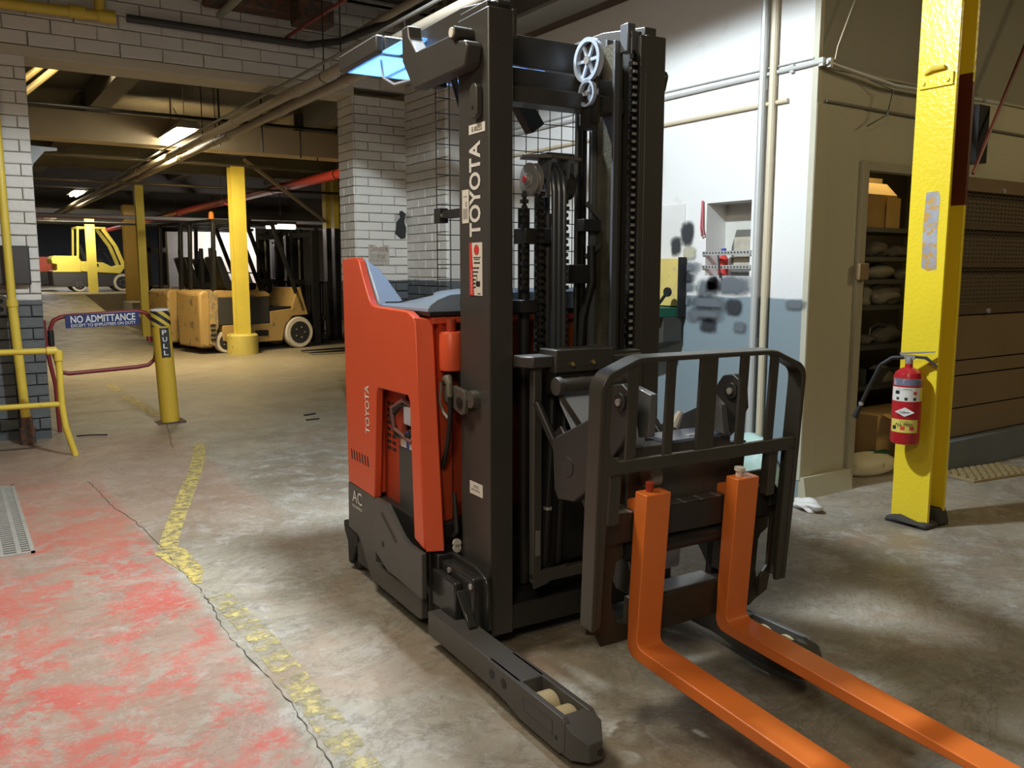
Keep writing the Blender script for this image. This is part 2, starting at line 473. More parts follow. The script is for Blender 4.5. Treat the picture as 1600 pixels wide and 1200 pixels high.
# ------------------------------------------------------------------ mesh builder
class MB:
    def __init__(s, xf=None):
        s.v = []
        s.f = []
        s.xf = xf

    def add(s, vs, fs):
        n = len(s.v)
        for p in vs:
            p = Vector(p)
            s.v.append(s.xf(p) if s.xf else p)
        s.f += [tuple(i + n for i in f) for f in fs]
        return s

    def box(s, x0, x1, y0, y1, z0, z1):
        return s.add([(x0, y0, z0), (x1, y0, z0), (x1, y1, z0), (x0, y1, z0), (x0, y0, z1), (x1, y0, z1), (x1, y1, z1), (x0, y1, z1)],
                     [(0, 3, 2, 1), (4, 5, 6, 7), (0, 1, 5, 4), (1, 2, 6, 5), (2, 3, 7, 6), (3, 0, 4, 7)])

    def prism(s, pts, ax, lo, hi):
        n = len(pts)
        mk = {'x': lambda p, h: (h, p[0], p[1]), 'y': lambda p, h: (p[0], h, p[1]), 'z': lambda p, h: (p[0], p[1], h)}[ax]
        vs = [mk(p, lo) for p in pts] + [mk(p, hi) for p in pts]
        fs = [tuple(range(n)), tuple(range(2 * n - 1, n - 1, -1))]
        fs += [(i, (i + 1) % n, n + (i + 1) % n, n + i) for i in range(n)]
        return s.add(vs, fs)

    def tube(s, pts, r, n=10, caps=True):
        pts = [Vector(p) for p in pts]
        rs = r if isinstance(r, (list, tuple)) else [r] * len(pts)
        vs, fs = [], []
        t0 = (pts[1] - pts[0]).normalized()
        up = Vector((0, 0, 1)) if abs(t0.z) < 0.9 else Vector((1, 0, 0))
        nn = (up - t0 * up.dot(t0)).normalized()
        for i, p in enumerate(pts):
            if i == 0:
                t = t0
            elif i == len(pts) - 1:
                t = (pts[i] - pts[i - 1]).normalized()
            else:
                t = ((pts[i + 1] - pts[i]).normalized() + (pts[i] - pts[i - 1]).normalized()).normalized()
            nn = (nn - t * nn.dot(t)).normalized()
            b = t.cross(nn)
            for k in range(n):
                a = 2 * math.pi * k / n
                vs.append(p + (nn * math.cos(a) + b * math.sin(a)) * rs[i])
        for i in range(len(pts) - 1):
            for k in range(n):
                fs.append((i * n + k, i * n + (k + 1) % n, (i + 1) * n + (k + 1) % n, (i + 1) * n + k))
        if caps:
            fs.append(tuple(range(n - 1, -1, -1)))
            fs.append(tuple((len(pts) - 1) * n + k for k in range(n)))
        return s.add(vs, fs)

    def bar(s, a, b, w, h):
        """rectangular bar from a to b"""
        a, b = Vector(a), Vector(b)
        t = (b - a).normalized()
        up = Vector((0, 0, 1)) if abs(t.z) < 0.95 else Vector((0, 1, 0))
        x = t.cross(up).normalized()
        u = x.cross(t)
        vs = []
        for p in (a, b):
            for i, j in ((-1, -1), (1, -1), (1, 1), (-1, 1)):
                vs.append(p + x * (i * w / 2) + u * (j * h / 2))
        return s.add(vs, [(3, 2, 1, 0), (4, 5, 6, 7), (0, 1, 5, 4), (1, 2, 6, 5), (2, 3, 7, 6), (3, 0, 4, 7)])

    def lathe(s, prof, c, ax='z', n=24, caps=True):
        """prof: list of (radius, height along ax)"""
        vs, fs = [], []
        c = Vector(c)
        for r, h in prof:
            for k in range(n):
                a = 2 * math.pi * k / n
                u, v = r * math.cos(a), r * math.sin(a)
                d = {'x': (h, u, v), 'y': (u, h, v), 'z': (u, v, h)}[ax]
                vs.append(c + Vector(d))
        m = len(prof)
        for i in range(m - 1):
            for k in range(n):
                fs.append((i * n + k, i * n + (k + 1) % n, (i + 1) * n + (k + 1) % n, (i + 1) * n + k))
        if caps:
            fs.append(tuple(range(n - 1, -1, -1)))
            fs.append(tuple((m - 1) * n + k for k in range(n)))
        return s.add(vs, fs)

    def mesh(s, name, m):
        me = bpy.data.meshes.new(name)
        me.from_pydata([tuple(p) for p in s.v], [], s.f)
        bm = bmesh.new()
        bm.from_mesh(me)
        bmesh.ops.recalc_face_normals(bm, faces=bm.faces)
        bm.to_mesh(me)
        bm.free()
        me.shade_smooth()
        me.set_sharp_from_angle(angle=R(32))
        if m:
            me.materials.append(m)
        return me


def link(name, me, parent=None, bevel=0.0, loc=None, rot=None, kind=None):
    o = bpy.data.objects.new(name, me)
    COL.objects.link(o)
    if parent:
        o.parent = parent
    if loc is not None:
        o.location = loc
    if rot is not None:
        o.rotation_euler = rot
    if bevel:
        b = o.modifiers.new('bevel', 'BEVEL')
        b.width = bevel
        b.segments = 2
        b.limit_method = 'ANGLE'
        b.angle_limit = R(40)
    if kind:
        o['kind'] = kind
    return o


def obj(name, mb, m, parent=None, bevel=0.0, label=None, kind=None):
    o = link(name, mb.mesh(name, m), parent, bevel, kind=kind)
    if label:
        o['label'] = label
    return o


def tag(o, label, cat, group=None):
    o['label'] = label
    o['category'] = cat
    if group:
        o['group'] = group
    return o


def thing(name, label, cat, loc=(0, 0, 0), rz=0.0, group=None):
    o = bpy.data.objects.new(name, None)
    o.empty_display_size = 0.1
    COL.objects.link(o)
    o.location = loc
    o.rotation_euler = (0, 0, rz)
    return tag(o, label, cat, group)


def box(x0, x1, y0, y1, z0, z1):
    return MB().box(x0, x1, y0, y1, z0, z1)


def text(name, s, m, parent, pos, adv, up, height, width=None, bold=0.0, depth=0.0012, label=None):
    """flat lettering: pos is the lower left corner, adv the reading direction, up the letters' up direction"""
    cu = bpy.data.curves.new(name, 'FONT')
    cu.body = s
    cu.size = 1
    cu.offset = bold
    cu.extrude = 0.0
    cu.resolution_u = 3
    tmp = bpy.data.objects.new('tmp', cu)
    COL.objects.link(tmp)
    dg = bpy.context.evaluated_depsgraph_get()
    me = bpy.data.meshes.new_from_object(tmp.evaluated_get(dg))
    bpy.data.objects.remove(tmp)
    bpy.data.curves.remove(cu)
    xs = [v.co.x for v in me.vertices]
    ys = [v.co.y for v in me.vertices]
    x0, x1, y0, y1 = min(xs), max(xs), min(ys), max(ys)
    sy = height / (y1 - y0)
    sx = (width / (x1 - x0)) if width else sy
    adv, up, pos = Vector(adv).normalized(), Vector(up).normalized(), Vector(pos)
    nrm = adv.cross(up)
    for v in me.vertices:
        v.co = pos + adv * ((v.co.x - x0) * sx) + up * ((v.co.y - y0) * sy) + nrm * depth
    me.name = name
    me.materials.clear()
    me.materials.append(m)
    o = link(name, me, parent)
    if label:
        o['label'] = label
    return o


def arc(cx, cy, r, a0, a1, n=6):
    return [(cx + r * math.cos(R(a0 + (a1 - a0) * i / n)), cy + r * math.sin(R(a0 + (a1 - a0) * i / n))) for i in range(n + 1)]


# ------------------------------------------------------------------ the setting
fl = MB()
fl.add([(-8, -5, 0), (16, -5, 0), (16, 20, 0), (-8, 20, 0)], [(0, 1, 2, 3)])
fl.add([(3.45, 20, 0), (16, 20, 0), (16, 50, 0), (3.45, 50, 0)], [(0, 1, 2, 3)])
# sloping ramp up to the raised end of the hall
fl.add([(-8, 20, 0), (3.45, 20, 0), (3.45, 28.5, 0.75), (-8, 28.5, 0.75)], [(0, 1, 2, 3)])
fl.add([(-8, 28.5, 0.75), (9, 28.5, 0.75), (9, 50, 0.75), (-8, 50, 0.75)], [(0, 1, 2, 3)])
fl.add([(3.45, 20, 0), (3.45, 28.5, 0), (3.45, 28.5, 0.75)], [(0, 1, 2)])
fl.add([(3.45, 28.5, 0), (9, 28.5, 0), (9, 28.5, 0.75), (3.45, 28.5, 0.75)], [(0, 1, 2, 3)])
me = bpy.data.meshes.new('floor')
me.from_pydata([tuple(p) for p in fl.v], [], fl.f)
me.materials.append(floor_material())
FLOOR = link('floor', me, kind='structure')

# ceiling of the near room and of the hall
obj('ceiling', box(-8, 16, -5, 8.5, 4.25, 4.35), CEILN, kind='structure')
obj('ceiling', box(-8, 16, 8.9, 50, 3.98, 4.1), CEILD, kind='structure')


def brick_mesh(name, L, Hh, D, m, seed):
    rr = random.Random(seed)
    b = 0.006
    mb = MB()
    vs = []
    j = lambda a: (rr.random() - 0.5) * a
    # outer rim ring and raised face ring of a worn, painted brick (front towards -y)
    for (dx, dy) in ((0, 0), (b, -b)):
        for sx, sz in ((-1, -1), (1, -1), (1, 1), (-1, 1)):
            vs.append((sx * (L / 2 - dx) + j(0.006), -D * 0.45 + dy + j(0.003), sz * (Hh / 2 - dx) + j(0.005)))
    for sx, sz in ((-1, -1), (1, -1), (1, 1), (-1, 1)):
        vs.append((sx * L / 2, D / 2, sz * Hh / 2))
    fs = [(4, 5, 6, 7)]
    for a, c in ((0, 4), (8, 0)):
        for k in range(4):
            fs.append((a + k, a + (k + 1) % 4, c + (k + 1) % 4, c + k))
    mb.add(vs, fs)
    return mb.mesh(name, m)


def brickwork(parent, m, ax, plane, a0, a1, z0, z1, ch=0.085, bl=0.235, limit=300, skip=None):
    """bricks on the face plane: ax 'x' = face looks towards -y, courses run in x; ax 'y' = face looks towards -x"""
    full = [brick_mesh('brick', bl - 0.006, ch - 0.006, 0.03, m, k) for k in range(4)]
    half = [brick_mesh('brick', 0.10, ch - 0.006, 0.03, m, 10 + k) for k in range(2)]
    rest = MB()
    n = 0
    row = 0
    z = z1 - ch / 2
    while z - ch / 2 > z0 - 0.01:
        x = a0 - (bl / 2 if row % 2 else 0)
        while x < a1 - 0.03:
            l, r_ = max(x, a0), min(x + bl, a1)
            c, wd = (l + r_) / 2, r_ - l
            if wd > 0.05 and not (skip and skip(c, z)):
                me_ = random.choice(full if wd > 0.15 else half)
                ref = (bl - 0.006) if wd > 0.15 else 0.10
                dep = random.uniform(-0.003, 0.003)
                o = link('brick', me_, parent)
                o.scale = ((wd - 0.006) / ref, 1, 1)
                if ax == 'x':
                    o.location = (c, plane + 0.006 + dep, z)
                else:
                    o.location = (plane + 0.006 + dep, c, z)
                    o.rotation_euler = (0, 0, R(-90))
                o.rotation_euler.y += R(random.uniform(-0.5, 0.5)) if ax == 'x' else 0
                o.rotation_euler.z += R(random.uniform(-0.6, 0.6))
                n += 1
            x += bl
        z -= ch
        row += 1
    return n


# left pier of the brick wall
wl = obj('wall_back_left', box(-3.0, 0.45, 8.62, 9.0, 0, 4.25).box(0.45, 0.69, 8.52, 8.9, 0, 3.29), MORT, kind='structure')
brickwork(wl, BRICKL, 'x', 8.5, 0.45, 0.69, 0, 3.29, 0.10, 0.30)
brickwork(wl, BRICKL, 'x', 8.60, 0.15, 0.45, 0, 3.29, 0.10, 0.30)
# lintel
wm = obj('wall_back_middle', box(-0.2, 4.25, 8.52, 8.9, 3.37, 4.25), MORT, kind='structure')
brickwork(wm, BRICKM, 'x', 8.5, 0.0, 4.25, 3.37, 4.20, 0.118, 0.36)
obj('trim_1', box(0.44, 3.66, 8.49, 8.92, 3.285, 3.37), mat('smooth_lintel_paint', (0.50, 0.44, 0.33), 0.6), kind='structure', bevel=0.006)
# right brick pier with its jamb
wr = obj('wall_back_right', box(3.67, 4.6, 8.52, 8.9, 0, 3.29), MORT, kind='structure')
brickwork(wr, BRICKM, 'x', 8.5, 3.65, 4.25, 0.85, 3.29, 0.092, 0.30, skip=lambda c, z: 3.99 < c < 4.20 and 1.97 < z < 2.12)
brickwork(wr, BRICKM, 'y', 3.65, 8.5, 8.9, 1.2, 3.29, 0.092, 0.27)
# short brick return that runs towards the camera
wb = obj('wall_buttress', box(4.27, 4.6, 7.6, 8.5, 0, 4.25), MORT, kind='structure')
brickwork(wb, BRICKM, 'y', 4.25, 7.6, 8.5, 1.0, 3.9, 0.092, 0.30)
# smooth dark paint blob and old stencilled notice on the pier
obj('paint_patch', MB().prism([(4.10, 1.88), (4.16, 1.83), (4.215, 1.84), (4.225, 1.95), (4.20, 2.02), (4.22, 2.10), (4.18, 2.13), (4.15, 2.12), (4.165, 2.06), (4.11, 2.00)], 'y', 8.474, 8.492), BLKP, wr)
no = obj('stencilled_notice', box(3.78, 4.02, 8.482, 8.497, 1.55, 1.76), mat('faded_notice', (0.40, 0.36, 0.30), 0.7, col2=(0.27, 0.21, 0.16), thr=0.55), wr)
text('notice_lettering', 'DANGER', mat('faded_red_print', (0.24, 0.12, 0.09), 0.7), no, (3.80, 8.482, 1.69), (1, 0, 0), (0, 0, 1), 0.05, 0.20)
text('notice_lettering', 'LOCK OUT', mat('faded_dark_print', (0.20, 0.18, 0.15), 0.7), no, (3.81, 8.482, 1.625), (1, 0, 0), (0, 0, 1), 0.035, 0.17)
text('notice_lettering', 'BEFORE REPAIR', MATS['faded_dark_print'], no, (3.81, 8.482, 1.585), (1, 0, 0), (0, 0, 1), 0.02, 0.18)

# white side wall with the niche
WR = MB()
for y0, y1, z0, z1 in ((3.521, 4.0, 0, 3.58), (4.41, 8.6, 0, 3.58), (4.0, 4.41, 0, 1.455), (4.0, 4.41, 1.97, 3.58)):
    WR.box(4.6, 4.85, y0, y1, z0, z1)
wall_r = obj('wall_right', WR, WALLP, kind='structure')
obj('niche_back', box(4.80, 4.83, 4.0, 4.41, 1.455, 1.97), mat('niche_paint', (0.50, 0.50, 0.45), 0.6), wall_r)
obj('niche_rail', box(4.585, 4.598, 3.985, 4.43, 1.60, 1.63), mat('perforated_angle', (0.50, 0.50, 0.47), 0.4, 0.4, 0.3, 60), wall_r)
obj('niche_rail', box(4.585, 4.598, 3.985, 4.43, 1.505, 1.53), MATS['perforated_angle'], wall_r)
for zz in (1.617, 1.517):
    hm = MB()
    for k in range(15):
        hm.box(4.5835, 4.5850, 4.0 + k * 0.029, 4.012 + k * 0.029, zz - 0.006, zz + 0.005)
    obj('rail_holes', hm, BLKP, wall_r, kind='stuff')
obj('plaster_panel', box(4.592, 4.6005, 4.62, 5.4, 1.32, 1.98), mat('patched_plaster', (0.63, 0.62, 0.58), 0.6), wall_r)
# end wall facing the viewer, with the doorway to the store room
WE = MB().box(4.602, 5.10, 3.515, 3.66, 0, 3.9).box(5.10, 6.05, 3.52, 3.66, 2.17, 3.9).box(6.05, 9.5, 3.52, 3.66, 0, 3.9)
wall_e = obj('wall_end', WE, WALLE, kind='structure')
obj('corner_bead', box(4.594, 4.63, 3.508, 3.55, 0.12, 3.9), mat('corner_paint', (0.48, 0.45, 0.34), 0.5), wall_e)
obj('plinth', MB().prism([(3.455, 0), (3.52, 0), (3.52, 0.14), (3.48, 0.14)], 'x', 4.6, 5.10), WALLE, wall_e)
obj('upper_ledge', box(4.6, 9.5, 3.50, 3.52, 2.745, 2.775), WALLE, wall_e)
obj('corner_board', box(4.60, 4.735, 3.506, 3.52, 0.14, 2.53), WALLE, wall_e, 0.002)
d1 = obj('door_1', MB().box(5.08, 5.15, 3.49, 3.52, 0, 2.21).box(5.15, 6.05, 3.49, 3.52, 2.15, 2.21).box(5.10, 5.13, 3.50, 3.68, 0, 2.17),
         mat('door_frame_paint', (0.33, 0.30, 0.21), 0.5), kind='structure', bevel=0.004)
obj('strike_block', box(5.05, 5.15, 3.455, 3.49, 1.43, 1.54), WOOD, d1, bevel=0.005)
obj('weather_strip', MB().tube([(5.155, 3.505, 1.43), (5.16, 3.50, 1.35), (5.155, 3.505, 1.2)], 0.006, 6), BLACK, d1)
# store room shell
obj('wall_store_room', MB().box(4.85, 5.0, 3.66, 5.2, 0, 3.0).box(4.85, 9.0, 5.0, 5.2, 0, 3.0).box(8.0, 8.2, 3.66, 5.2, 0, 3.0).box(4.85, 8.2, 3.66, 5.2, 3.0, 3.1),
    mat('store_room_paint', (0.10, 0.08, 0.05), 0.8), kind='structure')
# closing walls out of frame and at the ends of the hall
obj('wall_behind', box(-8, 16, -5.2, -5, 0, 4.3), CONC, kind='structure')
obj('wall_far_left', MB().box(-8.2, -8, -5, 50, 0, 4.3), CONC, kind='structure')
obj('wall_far_right', MB().box(16, 16.2, -5, 50, 0, 4.3).box(9.5, 16, 3.6, 3.75, 0, 4.3), CONC, kind='structure')
obj('wall_hall_end', box(-8, 16, 49.9, 50.2, 0, 4.2), mat('hall_end_paint', (0.20, 0.22, 0.27), 0.7), kind='structure')
obj('wall_hall_side', box(9.8, 10.0, 9.0, 49.9, 0, 4.0), HALLD, kind='structure')
obj('wall_above_right', box(4.85, 9.5, 3.66, 3.75, 3.0, 4.25), CONC, kind='structure')
obj('wall_hall_front', box(4.6, 16, 8.6, 8.9, 0, 4.2), CONC, kind='structure')
obj('wall_above_side', box(4.62, 4.80, 3.52, 8.6, 3.58, 4.25), mat('upper_wall_paint', (0.30, 0.26, 0.20), 0.7), kind='structure')

# hall beams: tan concrete beam near, darker ones behind, and the low header over the raised end
for k, (y, z0, z1, m_, dep) in enumerate(((13.3, 3.27, 3.66, BEAMT, 0.4), (18.0, 3.40, 3.98, CEILD, 0.4), (23.0, 3.45, 3.98, HALLD, 0.4), (28.5, 3.3, 3.98, HALLD, 0.5), (34.0, 3.1, 3.98, HALLD, 0.4))):
    o = obj('trim_%d' % (k + 2), box(-8, 9.8, y, y + dep, z0, z1), m_, kind='structure', bevel=0.01)
for k, x in enumerate((-1.2, 1.9, 5.0, 7.4)):
    obj('trim_%d' % (k + 7), box(x - 0.13, x + 0.13, 8.9, 13.3, 3.66, 3.98).box(x - 0.14, x + 0.14, 13.7, 34, 3.72, 3.98), mat('joist_paint', (0.12, 0.105, 0.08), 0.7), kind='structure')
for k in range(1):
    tag(obj('pipe_hanger_rail', box(-2, 9.5, 0, 0.04, 0, 0.04), GUARD), 'dark strut rail under the hall ceiling just behind the lintel', 'rail').location = (0, 10.4 + k * 1.4, 3.62 - 0.08 * k)

# near room roof: big steel beam along the side wall, joists and rods
bm_ = thing('roof_beam', 'grey steel roof beam running above the white side wall', 'beam', (4.35, 3.0, 3.6))
obj('flange', box(-0.16, 0.16, -5, 5.5, 0, 0.03), STEELB, bm_)
obj('web', box(-0.02, 0.02, -5, 5.5, 0.03, 0.32), STEELB, bm_)
obj('flange', box(-0.16, 0.16, -5, 5.5, 0.32, 0.35), STEELB, bm_)
for k, y in enumerate((5.3, 5.95, 6.6, 7.25, 7.9)):
    tag(obj('roof_joist', box(-3, 4.3, -0.04, 0.04, 0, 0.20).box(-3, 4.3, -0.09, 0.09, 0, 0.02), STEELB),
        'steel roof joist over the near room, %s to the brick lintel' % ('farthest of five', 'fourth nearest', 'third nearest', 'second nearest', 'nearest')[k], 'joist', 'roof joists of the near room').location = (0, y, 4.02)
for k, x in enumerate((2.3, 3.55)):
    tag(obj('roof_conduit', MB().tube([(0, -4, 0), (0, 4.3, 0)], 0.035, 10), PIPEB if k else mat('greenish_pipe', (0.30, 0.31, 0.24), 0.5)),
        ('pale greenish pipe under the roof, left of the mast head' if k == 0 else 'beige roof pipe passing behind the mast head'), 'pipe').location = (x, 4.1, 3.84 - 0.04 * k)
tag(obj('red_roof_pipe', MB().tube([(2.95, 8.45, 3.75), (2.95, 6.2, 3.72), (2.95, 3.0, 3.72)], 0.016, 8), MAROON), 'thin red pipe running under the roof towards the truck mast', 'pipe')
rb = tag(obj('rusted_beam_end', MB().box(2.15, 3.05, 8.20, 8.44, 3.90, 4.12).box(2.9, 3.25, 7.95, 8.2, 3.78, 4.0), RUST, bevel=0.02), 'flaking rusty red steel beam above the brick lintel', 'beam')
tag(obj('sprinkler_pipe', MB().tube([(1.5, 8.43, 3.70), (3.15, 8.43, 3.70), (3.40, 8.20, 3.72), (3.75, 6.8, 3.80)], 0.035, 10), mat('dark_pipe', (0.045, 0.04, 0.036), 0.5)), 'dark grey pipe running along the brick lintel, turning off at its right end', 'pipe')
gp = thing('gas_pipe', 'thick yellow pipe with a tee along the top of the brick wall', 'pipe', (0, 8.40, 3.66))
obj('pipe_run', MB().tube([(-0.8, 0, -0.02), (1.40, 0, 0.02)], 0.045, 12), YELR, gp)
obj('pipe_riser', MB().tube([(1.28, 0, 0.02), (1.28, 0, 0.58)], 0.042, 12), YELR, gp)
obj('coupling', MB().lathe([(0.056, -0.06), (0.056, 0.06)], (1.10, 0, 0.02), 'x', 14), YELR, gp)
obj('coupling', MB().lathe([(0.056, -0.07), (0.056, 0.07)], (1.33, 0, 0.02), 'x', 14), YELR, gp)

# ------------------------------------------------------------------ long overhead pipes
for k, (x, z, lab) in enumerate(((2.87, 3.16, 'beige lagged pipe through the opening, upper one of the pair'), (3.03, 3.13, 'beige lagged pipe through the opening, lower one of the pair'))):
    p = thing('overhead_pipe', lab, 'pipe', (x, 0, z))
    obj('pipe_run', MB().tube([(0, 4.2 if k == 0 else 5.2, 0), (0, 33, 0)], 0.044, 14), PIPEB, p)
    for y in (6.3, 8.0, 10.1, 12.6, 16):
        obj('joint_sleeve', MB().lathe([(0.051, -0.10), (0.051, 0.10)], (0, y + 0.9 * k, 0), 'y', 12), PIPEB, p)
    for y in (7.3, 11.5, 15.5):
        obj('hanger', MB().tube([(0, y, 0.03), (0, y, 0.80)], 0.006, 6).lathe([(0.045, -0.012), (0.045, 0.012)], (0, y, 0), 'y', 12), BLACK, p)
tag(obj('thin_conduit', MB().tube([(0, 4.5, 0), (0, 22, 0)], 0.013, 8), STEELB), 'thin dark conduit running beside the beige pipes', 'pipe').location = (2.80, 0, 3.235)
rp = thing('fire_main', 'thick red pipe hanging in the hall right of the yellow post', 'pipe', (5.74, 0, 3.12))
obj('pipe_run', MB().tube([(0, 9.5, 0), (0, 40, 0)], 0.085, 16), REDPIPE, rp)
for y in (11.0, 13.6, 17.0, 21.0, 26.0):
    obj('coupling', MB().lathe([(0.10, -0.05), (0.10, 0.05)], (0, y, 0), 'y', 16), REDPIPE, rp)
    obj('hanger', MB().tube([(0, y + 0.5, 0.08), (0, y + 0.5, 0.86)], 0.008, 6).lathe([(0.092, -0.015), (0.092, 0.015)], (0, y + 0.5, 0), 'y', 16), BLACK, rp)
# cross pipes in the hall
for k, (y, z, r_, m_, lab) in enumerate(((11.6, 3.42, 0.022, GUARD, 'thin dark pipe crossing the hall just behind the lintel'),
                                         (15.4, 3.30, 0.030, HALLD, 'grey pipe crossing the hall above the first yellow post'),
                                         (16.6, 3.02, 0.025, HALLD, 'slim grey pipe crossing the hall below the beam'),
                                         (22.0, 2.72, 0.045, STEELB, 'dull grey pipe crossing behind the second yellow post'),
                                         (26.5, 2.95, 0.06, MAROON, 'dark red pipe crossing the hall above the parked trucks'),
                                         (24.0, 2.66, 0.035, STEELB, 'pale pipe crossing low above the parked trucks'))):
    p = tag(obj('cross_pipe', MB().tube([(-3 if k else -1, 0, 0), (9.6, 0, 0)], r_, 10), m_), lab, 'pipe')
    p.location = (0, y, z)
br = tag(obj('diagonal_brace', MB().bar((4.55, 15.45, 3.42), (6.62, 17.0, 2.48), 0.05, 0.05), PIPEB), 'beige diagonal brace running down right from the first yellow post', 'brace')
for k in range(5):
    x = (3.3, 4.0, 4.7, 5.1, 6.5)[k]
    tag(obj('hanger_rod', MB().tube([(0, 0, 0), (0, 0, 0.75)], 0.012, 6), GUARD), '%s of five black hanger rods under the hall ceiling' % ('leftmost', 'second from left', 'middle', 'second from right', 'rightmost')[k], 'rod', 'black hanger rods under the hall ceiling').location = (x, 12.3 + 0.35 * k, 3.2)


def light_fixture(loc, name, lab):
    t = thing(name, lab, 'light', loc)
    obj('reflector', MB().prism([(-0.17, 0), (0.17, 0), (0.10, 0.09), (-0.10, 0.09)], 'y', -0.78, 0.78), STEEL, t, label='metal reflector')
    obj('lamp_tube', MB().tube([(-0.06, -0.74, -0.02), (-0.06, 0.74, -0.02)], 0.03, 10), LAMPW, t)
    obj('lamp_tube', MB().tube([(0.06, -0.74, -0.02), (0.06, 0.74, -0.02)], 0.03, 10), LAMPW, t)
    obj('suspension_rod', MB().tube([(0, 0.3, 0.09), (0, 0.3, 3.97 - loc[2])], 0.012, 6), PIPEC, t)
    obj('suspension_rod', MB().tube([(0, -0.5, 0.09), (0, -0.5, 3.97 - loc[2])], 0.006, 6), PIPEC, t)
    obj('power_cable', MB().tube([(0.05, 0.1, 0.09), (0.10, 0.2, 0.25), (0.03, 0.25, 0.42)], 0.008, 6), PIPEC, t)


light_fixture((2.86, 12.9, 3.37), 'fluorescent_fixture', 'brightly lit strip light hanging in front of the tan beam')
light_fixture((2.93, 24.4, 3.42), 'fluorescent_fixture', 'smaller lit strip light far back, left of the thin yellow post')
t = thing('fluorescent_tube_light', 'glowing pinkish tube light above the black truck masts', 'light', (6.42, 19.2, 2.46))
obj('housing', box(-0.35, 0.35, -0.06, 0.06, 0.06, 0.12), STEELB, t)
obj('suspension_rod', MB().tube([(0, 0, 0.12), (0, 0, 1.52)], 0.01, 6), STEELB, t)
obj('lamp_tube', MB().tube([(-0.33, 0, 0), (0.33, 0, 0)], 0.05, 12), LAMPP, t)
t = thing('high_bay_fixture', 'grey round high bay lamp above the reach truck', 'light', (1.86, 3.72, 3.76))
obj('reflector', MB().lathe([(0.22, 0.0), (0.22, 0.10), (0.10, 0.22), (0.06, 0.34)], (0, 0, 0), 'z', 24), STEELB, t)
obj('suspension_rod', MB().tube([(0, 0, 0.34), (0, 0, 0.51)], 0.01, 6), STEELB, t)

# ------------------------------------------------------------------ posts in the hall
def hpost(name, lab, x, y, z0, z1, wd, m_, base=None):
    t = thing(name, lab, 'post', (x, y, z0))
    h = z1 - z0
    b0 = 0.0
    obj('flange', box(-wd / 2, wd / 2, -wd / 2, -wd / 2 + 0.02, b0, h), m_, t)
    obj('flange', box(-wd / 2, wd / 2, wd / 2 - 0.02, wd / 2, b0, h), m_, t)
    obj('web', box(-0.015, 0.015, -wd / 2 + 0.02, wd / 2 - 0.02, b0, h), m_, t)
    if base:
        obj('concrete_base', MB().lathe([(base, 0), (base, 0.33), (base - 0.03, 0.36)], (0, 0, 0), 'z', 32), YELB, t, label='chipped yellow painted round concrete base')
    return t


hpost('yellow_post', 'yellow steel post on a round concrete base by the ochre truck', 4.36, 15.35, 0, 3.27, 0.24, YELP, 0.27)
hpost('yellow_post', 'slim yellow post left of the ochre trucks, second back', 3.68, 20.5, 0, 3.4, 0.17, YELP)
hpost('yellow_post', 'yellow post standing in front of the bright yellow truck', 4.02, 31.0, 0.75, 3.2, 0.26, HYSY)
hpost('brown_post', 'ochre brown post right of the bright yellow truck', 4.45, 26.4, 0, 3.3, 0.34, mat('ochre_post', (0.34, 0.21, 0.04), 0.5))
hpost('brown_post', 'thin ochre brown post behind the stair rail', 4.85, 28.1, 0, 3.3, 0.16, MATS['ochre_post'])
yb = thing('braced_post', 'yellow double post, black below, seen just left of the brick pier', 'post', (6.83, 17.2, 0))
obj('flange', box(-0.15, -0.04, -0.1, 0.1, 2.35, 3.4), YELP, yb)
obj('flange', box(0.03, 0.14, -0.1, 0.1, 2.35, 3.4), YELP, yb)
obj('lower_flange', box(-0.15, -0.04, -0.1, 0.1, 0, 2.35), GUARD, yb, label='black lower part')
obj('lower_flange', box(0.03, 0.14, -0.1, 0.1, 0, 2.35), GUARD, yb, label='black lower part')
obj('brace', MB().bar((0.14, 0, 2.4), (0.6, 0, 3.2), 0.06, 0.06), YELP, yb)
sr = thing('stair_rail', 'thin yellow stair handrail beside the raised platform', 'handrail', (4.35, 24.0, 0))
obj('rail', MB().tube([(0, 0, 0.1), (0, 0, 1.1), (0.35, -1.2, 0.3), (0.35, -1.2, 0)], 0.022, 8), YELP, sr)
obj('rail', MB().tube([(0.3, 0, 0), (0.3, 0, 1.0), (0.65, -1.2, 0.2)], 0.018, 8), YELP, sr)
tag(obj('concrete_step', box(3.95, 4.9, 22.2, 24.6, 0, 0.32).box(4.1, 4.9, 24.6, 26.0, 0, 0.62), CONC), 'rough concrete steps beside the ramp, under the stair rail', 'steps')

# ------------------------------------------------------------------ counterbalance trucks in the background
def wheel(name, parent, x, y, r, wd, tyre, hubm, side):
    t = obj(name, MB().lathe([(r * 0.72, -wd / 2), (r * 0.94, -wd / 2), (r, -wd / 2 + 0.03), (r, wd / 2 - 0.03), (r * 0.94, wd / 2), (r * 0.72, wd / 2)], (x, y, r), 'y', 28), tyre, parent)
    obj('hub', MB().lathe([(r * 0.71, -wd / 2 - 0.003), (r * 0.5, -wd / 2 - 0.008), (r * 0.2, -wd / 2 + 0.0), (r * 0.2, wd / 2), (r * 0.6, wd / 2 - 0.02)], (x, y, r), 'y', 20), hubm, t)
    for k in range(5):
        a = 2 * math.pi * k / 5
        obj('wheel_nut', MB().lathe([(0.016, 0), (0.016, 0.03)], (x + r * 0.34 * math.cos(a), y - wd / 2 - 0.02, r + r * 0.34 * math.sin(a)), 'y', 6), STEEL, t)
    return t


